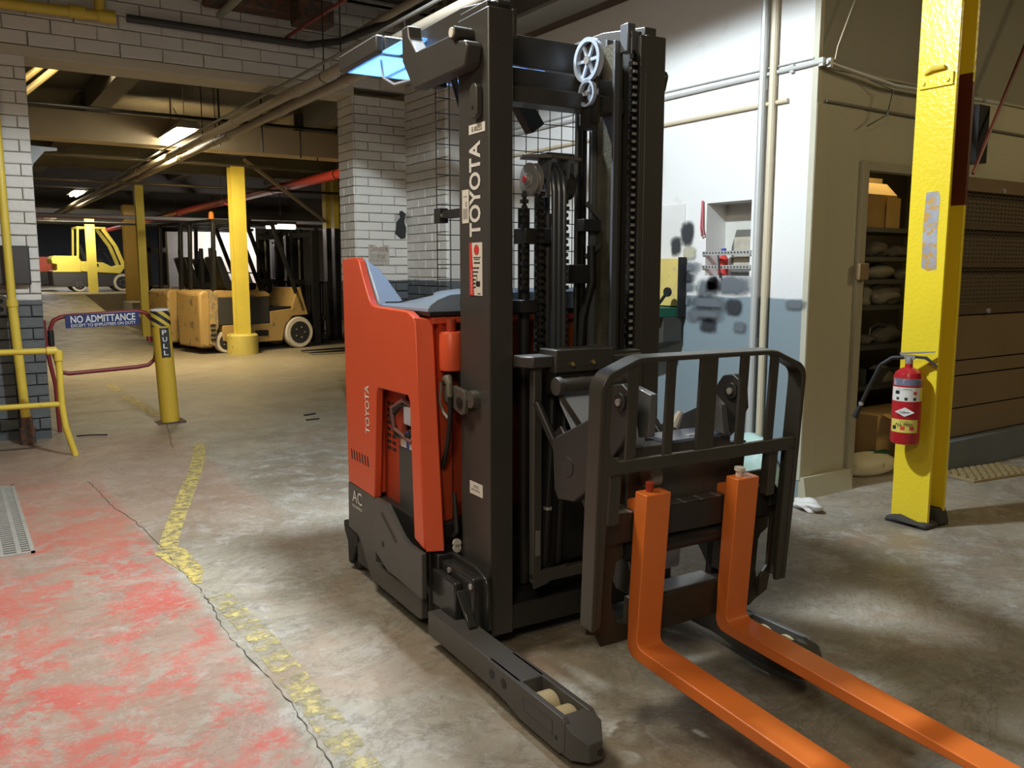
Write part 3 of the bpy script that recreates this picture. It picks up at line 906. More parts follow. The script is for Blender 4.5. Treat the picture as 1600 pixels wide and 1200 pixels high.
def forklift(lab, loc, rz, paint, style='electric', tyre=TYREW, mast=True, guard=GUARD, s=1.0):
    """local frame: +x forward (mast side), near flank towards -y"""
    t = thing('forklift', lab, 'forklift', loc, rz, None)
    t.scale = (s, s, s)
    if style == 'electric':
        # rear counterweight with stepped louvres, battery box, front frame
        obj('counterweight', MB().prism([(-0.28, 0.12), (-0.04, 0.12), (-0.02, 0.40), (0.04, 0.48), (0.04, 1.12), (-0.20, 1.13), (-0.28, 1.07)], 'y', -0.44, 0.44), paint, t, 0.04)
        obj('side_cheek', MB().prism([(-0.14, 0.18), (-0.04, 0.14), (0.0, 0.42), (0.04, 0.48), (0.04, 1.10), (-0.10, 1.10)], 'y', -0.50, -0.44), mat('worn_ochre_paint', (0.25, 0.19, 0.10), 0.6, col2=(0.42, 0.27, 0.09), thr=0.5), t, 0.01)
        for k in range(4):
            obj('louvre', box(-0.12, -0.03, -0.515, -0.49, 0.24 + 0.085 * k, 0.28 + 0.085 * k), GUARD, t)
        obj('chassis', MB().prism([(0.12, 0.22), (0.35, 0.16), (1.32, 0.16), (1.38, 0.44), (1.56, 0.62), (1.90, 0.63), (1.74, 1.16), (1.68, 1.16), (1.54, 0.76), (1.08, 0.72), (1.08, 0.50), (0.12, 0.50)], 'y', -0.48, 0.48), paint, t, 0.012)
        obj('battery_cover', box(0.05, 1.06, -0.485, 0.485, 0.51, 1.00), mat('battery_grey', (0.045, 0.042, 0.036), 0.5), t, 0.01)
        obj('hood', MB().prism([(-0.02, 1.0), (1.08, 1.0), (1.08, 1.05), (0.98, 1.10), (-0.02, 1.13)], 'y', -0.49, 0.49), paint, t, 0.01)
        obj('step_pad', box(0.75, 1.02, -0.50, -0.47, 0.27, 0.38), GUARD, t, 0.01)
        obj('data_plate', box(0.42, 0.52, -0.49, -0.484, 0.86, 0.92), STICK, t)
        obj('floor_plate', box(1.06, 1.55, -0.45, 0.45, 0.74, 0.80), GUARD, t)
        wheel('front_wheel', t, 1.69, -0.42, 0.30, 0.16, tyre, HUBM, -1)
        wheel('front_wheel', t, 1.69, 0.42, 0.30, 0.16, tyre, HUBM, 1)
        wheel('rear_wheel', t, 0.20, -0.38, 0.20, 0.14, tyre, HUBM, -1)
        wheel('rear_wheel', t, 0.20, 0.38, 0.20, 0.14, tyre, HUBM, 1)
        gz, gf, gb = 2.32, 1.25, 0.0
        posts = [((0.0, 1.12), (0.04, gz)), ((0.42, 1.10), (0.42, 1.9)), ((1.80, 0.70), (1.20, gz))]
        sx, sz_ = 0.45, 1.12
    else:
        obj('counterweight', MB().prism([(-0.56, 0.66), (0.30, 0.66), (0.30, 1.05), (0.22, 1.20), (-0.50, 1.20), (-0.58, 1.10), (-0.56, 0.95), (-0.42, 0.92), (-0.42, 0.72), (-0.56, 0.70)], 'y', -0.52, 0.52), paint, t, 0.015)
        obj('chassis', MB().prism([(-0.56, 0.20), (0.0, 0.17), (1.35, 0.17), (1.60, 0.55), (1.55, 0.62), (-0.58, 0.70)], 'y', -0.50, 0.50), mat('dark_chassis', (0.05, 0.045, 0.04), 0.6), t, 0.02)
        obj('body_panel', MB().prism([(0.30, 0.68), (1.52, 0.60), (1.72, 0.86), (1.60, 0.90), (1.30, 0.82), (1.0, 0.98), (0.45, 1.02), (0.30, 1.02)], 'y', -0.53, 0.53), paint, t, 0.02)
        obj('vent_opening', MB().box(0.50, 0.64, -0.535, -0.52, 0.86, 0.95).box(0.70, 0.84, -0.535, -0.52, 0.84, 0.94), GUARD, t)
        wheel('front_wheel', t, 1.58, -0.42, 0.30, 0.20, tyre, HUBM, -1)
        wheel('front_wheel', t, 1.58, 0.42, 0.30, 0.20, tyre, HUBM, 1)
        wheel('rear_wheel', t, 0.22, -0.40, 0.24, 0.18, tyre, HUBM, -1)
        wheel('rear_wheel', t, 0.22, 0.40, 0.24, 0.18, tyre, HUBM, 1)
        gz = 2.12
        posts = [((0.22, 1.0), (0.28, gz)), ((1.66, 0.86), (1.42, 1.55)), ((1.42, 1.55), (1.05, gz))]
        sx, sz_ = 0.55, 0.98
    for ys in (-0.45, 0.45):
        for (a, b) in posts:
            obj('guard_post', MB().bar((a[0], ys, a[1]), (b[0], ys, b[1]), 0.06, 0.07 if style == 'electric' else 0.12), guard, t, 0.006)
    x0, x1 = posts[0][1][0], posts[2][1][0]
    obj('roof_frame', MB().box(x0 - 0.03, x1 + 0.1, -0.48, -0.42, gz, gz + 0.06).box(x0 - 0.03, x1 + 0.1, 0.42, 0.48, gz, gz + 0.06).box(x0 - 0.03, x0 + 0.05, -0.42, 0.42, gz, gz + 0.06).box(x1 + 0.02, x1 + 0.1, -0.42, 0.42, gz, gz + 0.06), guard, t, 0.006)
    for k in range(5):
        x = x0 + 0.12 + (x1 - x0 - 0.12) * k / 4.6
        obj('roof_bar', box(x, x + 0.03, -0.42, 0.42, gz + 0.01, gz + 0.05), guard, t)
    st = obj('seat', MB().prism([(sx - 0.05, sz_), (sx + 0.50, sz_), (sx + 0.52, sz_ + 0.13), (sx + 0.02, sz_ + 0.14), (sx - 0.16, sz_ + 0.62), (sx - 0.28, sz_ + 0.60), (sx - 0.14, sz_ + 0.10)], 'y', -0.24, 0.24), BLACK, t, 0.03)
    obj('steering_wheel', MB().lathe([(0.15, 0), (0.17, 0.012), (0.15, 0.025)], (1.12, 0.02, 1.42), 'z', 20).tube([(1.12, 0.02, 1.42), (1.35, 0.02, 0.95)], 0.03, 8), BLACK, t)
    if mast:
        for ys in (-0.36, 0.36):
            obj('mast_rail', box(2.08, 2.22, ys - 0.045, ys + 0.045, 0.08, 2.25), GUARD, t)
            obj('inner_rail', box(2.23, 2.29, ys * 0.78 - 0.03, ys * 0.78 + 0.03, 0.12, 2.30), GUARD, t)
            obj('fork', MB().prism([(2.36, 0.03), (3.45, 0.03), (3.45, 0.045), (2.40, 0.07), (2.40, 0.62), (2.36, 0.62)], 'y', ys * 0.6 - 0.05, ys * 0.6 + 0.05), GUARD, t)
        obj('lift_cylinder', MB().tube([(2.18, -0.22, 0.15), (2.18, -0.22, 2.1)], 0.03, 10), STEELD, t)
        obj('lift_cylinder', MB().tube([(2.18, 0.22, 0.15), (2.18, 0.22, 2.1)], 0.03, 10), STEELD, t)
        for cx_, cw, cz in ((2.08, 0.36, 2.12), (2.08, 0.36, 1.2), (2.28, 0.42, 0.5), (2.28, 0.42, 0.14)):
            obj('cross_member', box(cx_, cx_ + 0.08, -cw, cw, cz, cz + 0.10), GUARD, t)
        br_ = obj('load_backrest', MB().box(2.36, 2.40, -0.46, -0.43, 0.2, 1.25).box(2.36, 2.40, 0.43, 0.46, 0.2, 1.25).box(2.36, 2.40, -0.46, 0.46, 1.22, 1.26), GUARD, t)
        for k in range(9):
            obj('upright', box(2.37, 2.39, -0.36 + 0.09 * k - 0.01, -0.36 + 0.09 * k + 0.01, 0.6, 1.22), GUARD, br_)
    return t


fa = forklift('ochre electric forklift with cream tyres, nearest of the parked trucks, behind the yellow post', (3.86, 16.02, 0), R(12.4), CATY)
obj('fleet_number_plate', box(0.42, 0.75, -0.50, -0.485, 2.31, 2.40), GUARD, fa)
text('fleet_number', 'FMP422', mat('dim_yellow_print', (0.35, 0.26, 0.12), 0.6), fa, (0.44, -0.50, 2.33), (1, 0, 0), (0, 0, 1), 0.05, 0.28)
obj('beacon', MB().lathe([(0.05, 0), (0.045, 0.10), (0.02, 0.13)], (0.02, -0.44, 2.38), 'z', 12), mat('amber_lens', (0.55, 0.16, 0.02), 0.3), fa, label='small amber beacon')
forklift('ochre forklift half hidden behind the left end of the nearer ochre one', (3.62, 17.42, 0), R(12.4), CATY, tyre=TYREG)
forklift('dull brown forklift behind the ochre ones, its black guard rising over them', (4.3, 19.0, 0), R(8), mat('dull_brown_paint', (0.09, 0.06, 0.03), 0.6), tyre=TYREG)
forklift('dark forklift facing left with lowered forks, right of the front ochre wheel', (8.72, 14.6, 0), R(179), mat('dull_dark_paint', (0.05, 0.045, 0.035), 0.6), tyre=TYREG)
forklift('bright yellow forklift with white wheels on the raised floor', (3.50, 32.6, 0.75), R(3), HYSY, 'gas', TYREW, True, HYSY)
forklift('second bright yellow forklift, only its roof showing left behind the first', (2.9, 39.5, 0.75), R(184), HYSY, 'gas', TYREW, False, HYSY)
forklift('orange red forklift at the left edge of the raised floor', (2.78, 35.4, 0.75), R(182), mat('red_truck_paint', (0.62, 0.08, 0.03), 0.5), 'gas', TYREG, True, GUARD)
tag(obj('white_tarpaulin', MB().box(4.85, 6.35, 20.9, 20.96, 0.0, 2.5), SHEET), 'white tarpaulin hung up behind the parked ochre trucks', 'tarpaulin')
tag(obj('wall_cabinet', box(4.25, 4.7, 20.6, 20.8, 0.0, 2.35), mat('pale_grey_cabinet', (0.30, 0.30, 0.30), 0.5)), 'pale grey cabinet left of the white tarpaulin', 'cabinet')
tag(obj('parts_rack', MB().box(3.9, 4.0, 21.2, 22.1, 0, 2.2).box(3.9, 4.9, 21.2, 22.1, 1.9, 2.0).box(4.8, 4.9, 21.2, 22.1, 0, 2.2).box(3.9, 4.9, 21.2, 22.1, 1.0, 1.1), HALLD), 'dark steel rack standing behind the left ochre truck', 'rack')

# ------------------------------------------------------------------ left foreground: pipe, rail, gate, bollard
t = thing('standpipe', 'tall yellow vertical pipe in front of the brick pier', 'pipe', (0.45, 8.33, 0))
obj('lower_pipe', MB().tube([(0.04, 0, 0.13), (0.0, 0, 1.22)], 0.038, 14), YELR, t)
obj('upper_pipe', MB().tube([(0.0, 0, 1.20), (-0.02, 0, 3.7)], 0.034, 14), YELR, t)
obj('coupling', MB().lathe([(0.046, -0.03), (0.046, 0.03)], (0, 0, 1.22), 'z', 14), YELR, t)
obj('floor_sleeve', MB().lathe([(0.062, 0), (0.06, 0.14), (0.05, 0.15), (0.045, 0.24)], (0.04, 0, 0), 'z', 14), RUST, t, label='rusty floor sleeve')
t = thing('guard_rail', 'yellow two-bar pipe railing at the left edge', 'railing', (0.70, 7.6, 0))
obj('top_rail', MB().tube([(-1.6, 0.25, 0.86), (-0.02, 0, 0.86)], 0.024, 12), YELR, t)
obj('mid_rail', MB().tube([(-1.6, 0.25, 0.42), (0.01, 0, 0.43)], 0.022, 12), YELR, t)
obj('end_post', MB().tube([(-0.03, 0, 0.86), (-0.005, 0, 0.85), (0.0, 0, 0.82), (0.0, 0, 0.43), (0.015, 0, 0.25), (0.05, 0, 0.10), (0.075, 0, 0.0)], 0.025, 12), YELR, t, label='end post bent outward at its foot')
obj('elbow_fitting', MB().lathe([(0.034, -0.05), (0.034, 0.03)], (0, 0, 0.83), 'z', 12).lathe([(0.033, -0.07), (0.033, 0)], (-0.01, 0, 0.86), 'x', 12), YELR, t)
t = thing('electrical_panel', 'dark metal electrical box on the brick pier', 'electrical box', (0.45, 8.40, 1.52))
obj('cabinet', box(-0.40, 0.16, 0.0, 0.10, -0.15, 0.18), mat('dark_panel', (0.03, 0.022, 0.018), 0.5), t, 0.006)
obj('cover_plate', box(-0.39, 0.15, -0.006, 0.0, -0.14, 0.17), mat('dark_panel2', (0.035, 0.026, 0.02), 0.45), t, 0.003)
obj('label_sticker', box(0.01, 0.025, -0.008, -0.006, -0.02, 0.10), STICK, t)
t = thing('wall_outlet', 'small grey socket on the dark lower brickwork at the far left', 'outlet', (0.37, 8.585, 1.20))
obj('box', box(-0.04, 0.05, -0.06, 0.01, -0.09, 0.07), mat('outlet_grey', (0.16, 0.17, 0.17), 0.5), t, 0.008)
obj('socket_face', MB().lathe([(0.02, -0.068), (0.02, -0.06)], (0.005, 0, 0.03), 'y', 12).lathe([(0.02, -0.068), (0.02, -0.06)], (0.005, 0, -0.04), 'y', 12), BLACK, t)
t = thing('corner_bracket', 'white perforated gusset plate at the opening’s upper left', 'bracket', (0.69, 8.91, 2.52))
obj('gusset', MB().prism([(-0.02, -0.16), (0.02, -0.16), (0.04, -0.08), (0.14, 0.04), (0.24, 0.05), (0.24, 0.075), (-0.02, 0.085)], 'y', 0, 0.012), mat('white_steel', (0.42, 0.42, 0.40), 0.5), t)
for k in range(8):
    obj('rivet_hole', MB().lathe([(0.006, -0.002), (0.006, 0)], (-0.008, 0, 0.07 - 0.03 * k), 'y', 8), BLACK, t)
yp = thing('hall_yellow_pipes', 'pair of slanting yellow pipes just inside the opening’s top left corner', 'pipe', (0.9, 10.2, 3.3))
obj('pipe_run', MB().tube([(-0.6, 0, -0.35), (0.32, 1.15, 0.62)], 0.035, 10), YELD, yp)
obj('pipe_run', MB().tube([(-0.45, 0, -0.35), (0.47, 1.15, 0.62)], 0.035, 10), YELD, yp)

t = thing('swing_gate', 'dark red tubular swing gate between the pier and the bollard', 'gate', (0.80, 8.9, 0))
obj('frame', MB().tube([(0.02, 0, 0.55), (0.0, 0, 0.66), (-0.03, 0, 0.80), (-0.03, 0, 0.96), (0.0, 0, 1.03), (0.06, 0, 1.06), (0.12, 0, 1.07), (0.72, 0, 1.10), (0.80, 0, 1.08), (0.86, 0, 1.0), (0.88, 0, 0.72), (0.86, 0, 0.62), (0.80, 0, 0.57), (0.70, 0, 0.555), (0.10, 0, 0.53), (0.02, 0, 0.55)], 0.020, 12), MAROON, t)
obj('grip_sleeve', MB().tube([(-0.03, 0, 0.80), (-0.03, 0, 0.94)], 0.027, 12), BLACK, t)
obj('hinge', MB().box(0.86, 0.98, -0.02, 0.02, 0.80, 0.86).box(0.80, 0.88, -0.03, 0.03, 0.80, 0.85), MAROON, t, 0.005)
obj('latch_post', MB().tube([(-0.09, -0.1, 1.04), (-0.08, -0.1, 0.78), (-0.03, -0.1, 0.45), (-0.02, -0.1, 0.0)], 0.018, 10), MAROON, t)
sg = tag(obj('warning_sign', box(0.0, 0.64, -0.006, 0.006, 0.0, 0.125), mat('sign_blue', (0.02, 0.03, 0.13), 0.4)), 'small blue sign with white lettering hung on the red gate', 'sign')
sg.location = (0.895, 8.865, 0.955)
sg.rotation_euler = (0, R(-1.6), 0)
text('sign_lettering', 'NO ADMITTANCE', WHITE, sg, (0.045, -0.006, 0.045), (1, 0, 0), (0, 0, 1), 0.068, 0.56, 0.02)
text('sign_lettering', 'EXCEPT TO EMPLOYEES ON DUTY', WHITE, sg, (0.045, -0.006, 0.008), (1, 0, 0), (0, 0, 1), 0.028, 0.56, 0.01)

t = thing('bollard', 'leaning yellow steel bollard with black hazard stripes at its top', 'bollard', (1.75, 8.78, 0))
t.rotation_euler = (0, R(-2.2), 0)
obj('tube', MB().lathe([(0.088, 0.0), (0.088, 1.03)], (0, 0, 0), 'z', 32), mat('bollard_yellow', (0.60, 0.38, 0.035), 0.45, 0, 0.12, 4, col2=(0.25, 0.14, 0.04), thr=0.68), t)
obj('stripe_band', MB().lathe([(0.090, 0.955), (0.090, 1.105)], (0, 0, 0), 'z', 32), HAZ, t, label='black and yellow striped band')
obj('cap', MB().lathe([(0.093, 1.105), (0.092, 1.118), (0.05, 1.125)], (0, 0, 0), 'z', 32), CLOTH, t, label='pale cap')
obj('base_plate', MB().box(-0.13, 0.13, -0.11, 0.11, 0.0, 0.012), RUST, t)
pl = obj('pull_plate', box(-0.035, 0.045, -0.104, -0.086, 0.66, 0.94), BLKP, t, 0.002, label='black plate with vertical lettering')
for k, ch in enumerate('PULL'):
    text('plate_lettering', ch, WHITE, pl, (-0.018, -0.104, 0.875 - 0.066 * k), (1, 0, 0), (0, 0, 1), 0.045, 0.040, 0.01)
for k, (x, y, rz) in enumerate(((3.05, 8.42, 0.3), (2.97, 8.12, 0.1))):
    tag(obj('dark_debris', box(-0.07, 0.07, -0.012, 0.012, 0, 0.012), BLACK), ('longer' if k == 0 else 'shorter') + ' black scrap lying on the floor left of the truck', 'debris').matrix_world = Matrix.Translation((x, y, 0.0)) @ Matrix.Rotation(rz, 4, 'Z')
tag(obj('bent_wire', MB().tube([(0.88, 8.45, 0.01), (1.0, 8.42, 0.012), (1.12, 8.36, 0.01)], 0.006, 6), BLACK), 'thin bent black wire on the floor behind the rail', 'wire')

# floor drain grate
t = thing('drain_grate', 'slotted steel drain grate at the left edge of the floor', 'grate', (0.16, 5.9, 0.0))
obj('frame', MB().box(-0.20, 0.13, 0.83, 0.85, -0.02, 0.008).box(-0.20, 0.13, -0.85, -0.83, -0.02, 0.008).box(0.11, 0.13, -0.85, 0.85, -0.02, 0.008).box(-0.22, -0.20, -0.85, 0.85, -0.02, 0.008), GRATE, t)
gm = MB()
for j in range(4):
    x = -0.20 + j * 0.082
    gm.box(x, x + 0.022, -0.83, 0.83, -0.01, 0.006)
    for k in range(38):
        gm.box(x + 0.022, x + 0.082, -0.83 + k * 0.044, -0.83 + k * 0.044 + 0.018, -0.01, 0.006)
obj('bars', gm, GRATE, t, kind='stuff')
obj('pit', box(-0.20, 0.11, -0.83, 0.83, 0.0005, 0.001), BLACK, t)


# painted line and cracks (thin real layers on the slab)
def strip(name, pts, wd, m_, parent, z=0.002):
    mb = MB()
    vs, fs = [], []
    for i, p in enumerate(pts):
        a = pts[max(0, i - 1)]
        c = pts[min(len(pts) - 1, i + 1)]
        d = Vector((c[0] - a[0], c[1] - a[1])).normalized()
        n = Vector((-d.y, d.x))
        wv = wd[i] if isinstance(wd, list) else wd
        vs += [(p[0] + n.x * wv / 2, p[1] + n.y * wv / 2, z), (p[0] - n.x * wv / 2, p[1] - n.y * wv / 2, z)]
    for i in range(len(pts) - 1):
        fs.append((2 * i, 2 * i + 1, 2 * i + 3, 2 * i + 2))
    mb.add(vs, fs)
    return obj(name, mb, m_, parent)


strip('painted_line', [(1.70, 12.2), (1.69, 11.3)], 0.10, PAINTY, FLOOR)
strip('painted_line', [(1.69, 11.0), (1.70, 10.0), (1.71, 9.2)], 0.12, PAINTY, FLOOR)
strip('painted_line', [(1.72, 7.5), (1.60, 7.0), (1.42, 6.4), (1.24, 5.85), (1.13, 5.5)], 0.10, PAINTY, FLOOR)
strip('painted_line', [(1.12, 5.48), (1.00, 5.1), (0.89, 4.72)], 0.10, PAINTY, FLOOR)
strip('painted_line', [(0.89, 4.70), (0.93, 4.3), (0.90, 4.1)], [0.16, 0.10, 0.04], PAINTY, FLOOR, 0.0022)
strip('painted_line', [(0.95, 3.9), (0.97, 3.3), (0.96, 2.7), (0.94, 2.1), (0.93, 1.2)], 0.11, PAINTY2, FLOOR)
rr = random.Random(3)
pts = []
y = 6.6
while y > 1.0:
    xb = 0.88 if y < 4.7 else 0.88 - (y - 4.7) * 0.08
    pts.append((xb + 0.012 * math.sin(y * 5.1) + rr.uniform(-0.007, 0.007), y))
    y -= 0.035
strip('crack', pts, [0.001 + 0.005 * rr.random() ** 2 if p[1] < 4.8 else 0.003 for p in pts], CRACKM, FLOOR, 0.0026)
pts = [(1.75 - 0.02 * k + rr.uniform(-.01, .01), 9.0 - 0.12 * k) for k in range(14)]
strip('crack', pts, 0.005, CRACKM, FLOOR, 0.0026)

# ------------------------------------------------------------------ conduits and pipes on the white wall
def conduit(lab, pts, r_, m_, clips=(), name='conduit'):
    t = thing(name, lab, 'pipe', (0, 0, 0))
    obj('pipe_run', MB().tube(pts, r_, 10), m_, t)
    for (x, y, z) in clips:
        obj('clip', box(x - 0.012, x + 0.012, y - 0.015, y + 0.015, z - r_ - 0.012, z + r_ + 0.012), m_, t)
    return t


conduit('lower grey conduit along the white wall and round its corner', [(4.585, 8.4, 2.575), (4.585, 3.72, 2.575)], 0.014, PIPEC, [(4.59, 7.2, 2.575), (4.59, 5.6, 2.575)])
conduit('upper grey conduit along the white wall, clamped at the corner', [(4.585, 8.4, 2.765), (4.585, 3.46, 2.765)], 0.013, PIPEG, [(4.59, 7.0, 2.765), (4.59, 4.9, 2.765), (4.59, 3.7, 2.765), (4.59, 3.48, 2.765)])
conduit('grey cable run sagging across the end wall from the corner clamp', [(4.60, 3.455, 2.762), (4.80, 3.45, 2.74), (5.3, 3.45, 2.70), (5.7, 3.44, 2.705), (6.6, 3.44, 2.72)], 0.015, PIPEG, [(4.63, 3.455, 2.76)])
conduit('thin wire clipped above the upper conduit on the white wall', [(4.59, 8.4, 2.82), (4.59, 5.0, 2.815), (4.59, 3.54, 2.80)], 0.006, PIPEG)
conduit('thin dark conduit across the end wall behind the yellow pillar', [(4.68, 3.505, 2.545), (5.8, 3.505, 2.54), (8.0, 3.505, 2.54)], 0.009, mat('dim_conduit', (0.16, 0.145, 0.11), 0.5))
conduit('fat grey vertical pipe on the white wall, left of the pair', [(4.565, 3.915, 0.0), (4.565, 3.915, 3.6)], 0.026, PIPEG, [(4.585, 3.915, 2.71), (4.585, 3.915, 1.0)], 'riser_pipe')
conduit('cream vertical pipe on the white wall, right of the pair', [(4.57, 3.835, 0.0), (4.57, 3.835, 3.6)], 0.024, PIPEC, [(4.585, 3.835, 2.71)], 'riser_pipe')
tag(obj('hanging_wire', MB().tube([(4.66, 3.44, 2.78), (4.68, 3.44, 2.86), (4.95, 3.44, 3.4)], 0.004, 6), PIPEC), 'thin pale wire rising from the corner clamp up the end wall', 'wire')
tag(obj('loose_cable', MB().tube([(5.0, 3.46, 2.72), (5.25, 3.42, 2.66), (5.2, 3.42, 2.50), (5.05, 3.46, 2.42)], 0.005, 6), GUARD), 'loose dark cable loop hanging on the end wall left of the pillar', 'cable')
tag(obj('bracing_cable', MB().tube([(6.06, 3.3, 2.165), (6.95, 3.3, 3.62)], 0.012, 8), OXIDE), 'dark red rod slanting up behind the yellow pillar over the cage', 'rod')
tag(obj('wall_box', box(6.20, 6.34, 3.36, 3.48, 2.26, 2.66), GUARD), 'narrow dark box on the wall just right of the pillar top', 'box')

# spray paint tests on the wall
def decal(name, y, z, wy, hz, m_, parent):
    me_ = bpy.data.meshes.new(name)
    x = 4.5895
    me_.from_pydata([(x, y + wy / 2, z - hz / 2), (x, y - wy / 2, z - hz / 2), (x, y - wy / 2, z + hz / 2), (x, y + wy / 2, z + hz / 2)], [], [(0, 1, 2, 3)])
    uv = me_.uv_layers.new(name='UVMap')
    for i, c in enumerate(((0, 0), (1, 0), (1, 1), (0, 1))):
        uv.data[i].uv = c
    me_.materials.append(m_)
    return link(name, me_, parent)


for (y, z, a, b, m_) in ((4.59, 1.76, .16, .20, SPRAYD), (4.70, 1.67, .14, .17, SPRAYD), (4.56, 1.62, .16, .12, SPRAYY), (4.60, 1.515, .34, .11, SPRAYG), (4.61, 1.44, .28, .11, SPRAYD), (4.61, 1.37, .28, .09, SPRAYG),
                         (4.62, 1.27, .26, .10, SPRAYG), (4.37, 1.37, .26, .16, SPRAYG), (4.33, 1.40, .13, .13, SPRAYD), (4.15, 1.39, .42, .16, SPRAYG), (4.12, 1.24, .18, .14, SPRAYD),
                         (4.36, 1.26, .40, .13, SPRAYG), (4.40, 1.17, .42, .13, SPRAYG), (4.36, 1.10, .20, .12, SPRAYD), (4.06, 1.10, .14, .10, SPRAYG), (3.60, 1.27, .20, .08, SPRAYG)):
    decal('spray_paint_mark', y, z, a, b, m_, wall_r)

# things inside the niche
t = thing('red_bottle', 'small red bottle standing in the wall niche', 'bottle', (4.70, 4.33, 1.455))
obj('body', MB().lathe([(0.035, 0), (0.037, 0.02), (0.037, 0.12), (0.015, 0.15), (0.015, 0.17)], (0, 0, 0), 'z', 14), REDP, t)
obj('cap', MB().lathe([(0.018, 0.17), (0.018, 0.195)], (0, 0, 0), 'z', 12), BLUEP, t)
t = thing('file_holder', 'grey file holder stuffed with plastic in the wall niche', 'file holder', (4.71, 4.12, 1.455))
obj('holder', MB().prism([(-0.10, 0), (0.10, 0), (0.10, 0.20), (0.06, 0.32), (-0.10, 0.32)], 'x', -0.05, 0.05), mat('holder_grey', (0.13, 0.125, 0.11), 0.5), t)
obj('plastic_sleeve', MB().box(-0.058, -0.052, -0.09, 0.07, 0.06, 0.27), BAG, t)
tag(obj('key_lanyard', MB().tube([(4.583, 4.435, 1.99), (4.580, 4.425, 1.80), (4.578, 4.41, 1.75), (4.578, 4.435, 1.74), (4.580, 4.445, 1.80), (4.583, 4.44, 1.99)], 0.006, 6), mat('pink_cord', (0.42, 0.08, 0.10), 0.6)), 'pink red cord loop hanging at the niche’s left edge', 'cord')
tag(obj('utility_strap', MB().tube([(4.58, 4.27, 1.60), (4.575, 4.25, 1.50), (4.575, 4.24, 1.44)], 0.007, 6), BLACK), 'short black strap hanging from the niche rail', 'strap')

# green wall cabinet behind the mast
t = thing('parts_cabinet', 'open green cabinet of yellow papers on the white wall behind the mast', 'cabinet', (4.445, 4.88, 0.95))
obj('back', box(0.08, 0.14, -0.28, 0.40, 0.28, 0.63), mat('yellow_paper', (0.60, 0.47, 0.14), 0.6, col2=(0.5, 0.35, 0.2), thr=0.6), t)
obj('side', box(0.07, 0.14, -0.295, -0.28, 0.20, 0.64), BLACK, t)
obj('tray', box(-0.14, 0.14, -0.28, 0.40, 0.20, 0.27), GREEN, t, 0.004)
obj('chute', MB().prism([(-0.28, 0.20), (-0.28, 0.02), (0.0, -0.08), (0.40, -0.08), (0.40, 0.20)], 'x', -0.06, 0.12), mat('dark_bin_steel', (0.06, 0.055, 0.045), 0.5), t)
t = thing('adjustable_wrench', 'dark wrench standing in the green cabinet tray', 'wrench', (4.42, 4.62, 1.22))
obj('handle', MB().tube([(0, 0.10, 0.0), (0, 0.0, 0.10)], 0.012, 8), BLACK, t)
obj('jaw', MB().lathe([(0.035, -0.01), (0.035, 0.01)], (0, -0.015, 0.115), 'x', 12), BLACK, t)
t = thing('spray_can', 'white spray can in the green cabinet tray', 'can', (4.40, 4.80, 1.22))
obj('can', MB().lathe([(0.03, 0), (0.03, 0.16), (0.02, 0.18)], (0, 0, 0), 'z', 14), WHITE, t)
obj('cap', MB().lathe([(0.02, 0.18), (0.02, 0.21)], (0, 0, 0), 'z', 12), WHITE, t)

# ------------------------------------------------------------------ yellow pillar
t = thing('steel_pillar', 'large glossy yellow steel pillar carrying the fire extinguisher', 'pillar', (4.66, 2.775, 0))
obj('front_flange', box(0, 0.022, -0.115, 0.115, 0.02, 4.25), YEL, t, 0.003)
obj('web', box(0.022, 0.16, -0.012, 0.012, 0.02, 4.25), YEL, t)
obj('rear_flange', box(0.16, 0.182, -0.115, 0.115, 0.02, 4.25), YEL, t, 0.003)
obj('oxide_patch', MB().prism([(0.159, 1.88), (0.025, 1.90), (0.025, 2.55), (0.06, 2.60), (0.11, 2.55), (0.159, 2.62)], 'y', -0.0150, -0.0125), OXIDE, t, label='red oxide unpainted stretch')
obj('oxide_patch', box(0.159, 0.183, -0.1165, -0.1155, 1.86, 2.53), OXIDE, t, label='red oxide unpainted stretch')
obj('oxide_patch', box(0.1585, 0.1600, -0.115, -0.0155, 1.86, 2.58), OXIDE, t, label='red oxide unpainted stretch')
obj('flaked_patch', MB().prism([(-0.07, 1.50), (-0.02, 1.49), (0.02, 1.51), (0.025, 1.75), (0.018, 1.93), (-0.05, 1.935), (-0.065, 1.90), (-0.06, 1.70)], 'x', -0.0015, -0.0003), PRIMER, t, label='grey patch of flaked paint')
obj('splice_plate', box(-0.012, 0.0, -0.10, 0.095, 2.50, 2.57), YEL, t, 0.003)
obj('bolt', MB().lathe([(0.012, -0.02), (0.012, -0.012)], (0, 0.07, 2.53), 'x', 8), YEL, t)
obj('bolt', MB().lathe([(0.012, -0.02), (0.012, -0.012)], (0, -0.07, 2.53), 'x', 8), YEL, t)
obj('paint_lump', MB().tube([(-0.01, 0.07, 2.578), (-0.015, 0.02, 2.60), (-0.015, -0.05, 2.60)], [0.006, 0.016, 0.012], 8), YELR, t)
obj('base_lump', MB().prism([(-0.14, 0), (0.14, 0), (0.12, 0.035), (0.05, 0.05), (-0.06, 0.028), (-0.12, 0.04)], 'x', -0.05, 0.10).prism([(-0.14, 0), (0.14, 0), (0.11, 0.10), (-0.11, 0.10)], 'x', 0.10, 0.21), mat('dark_grout', (0.045, 0.04, 0.034), 0.85, bump=0.5, bscale=25), t, 0.02, label='dark grout foot')

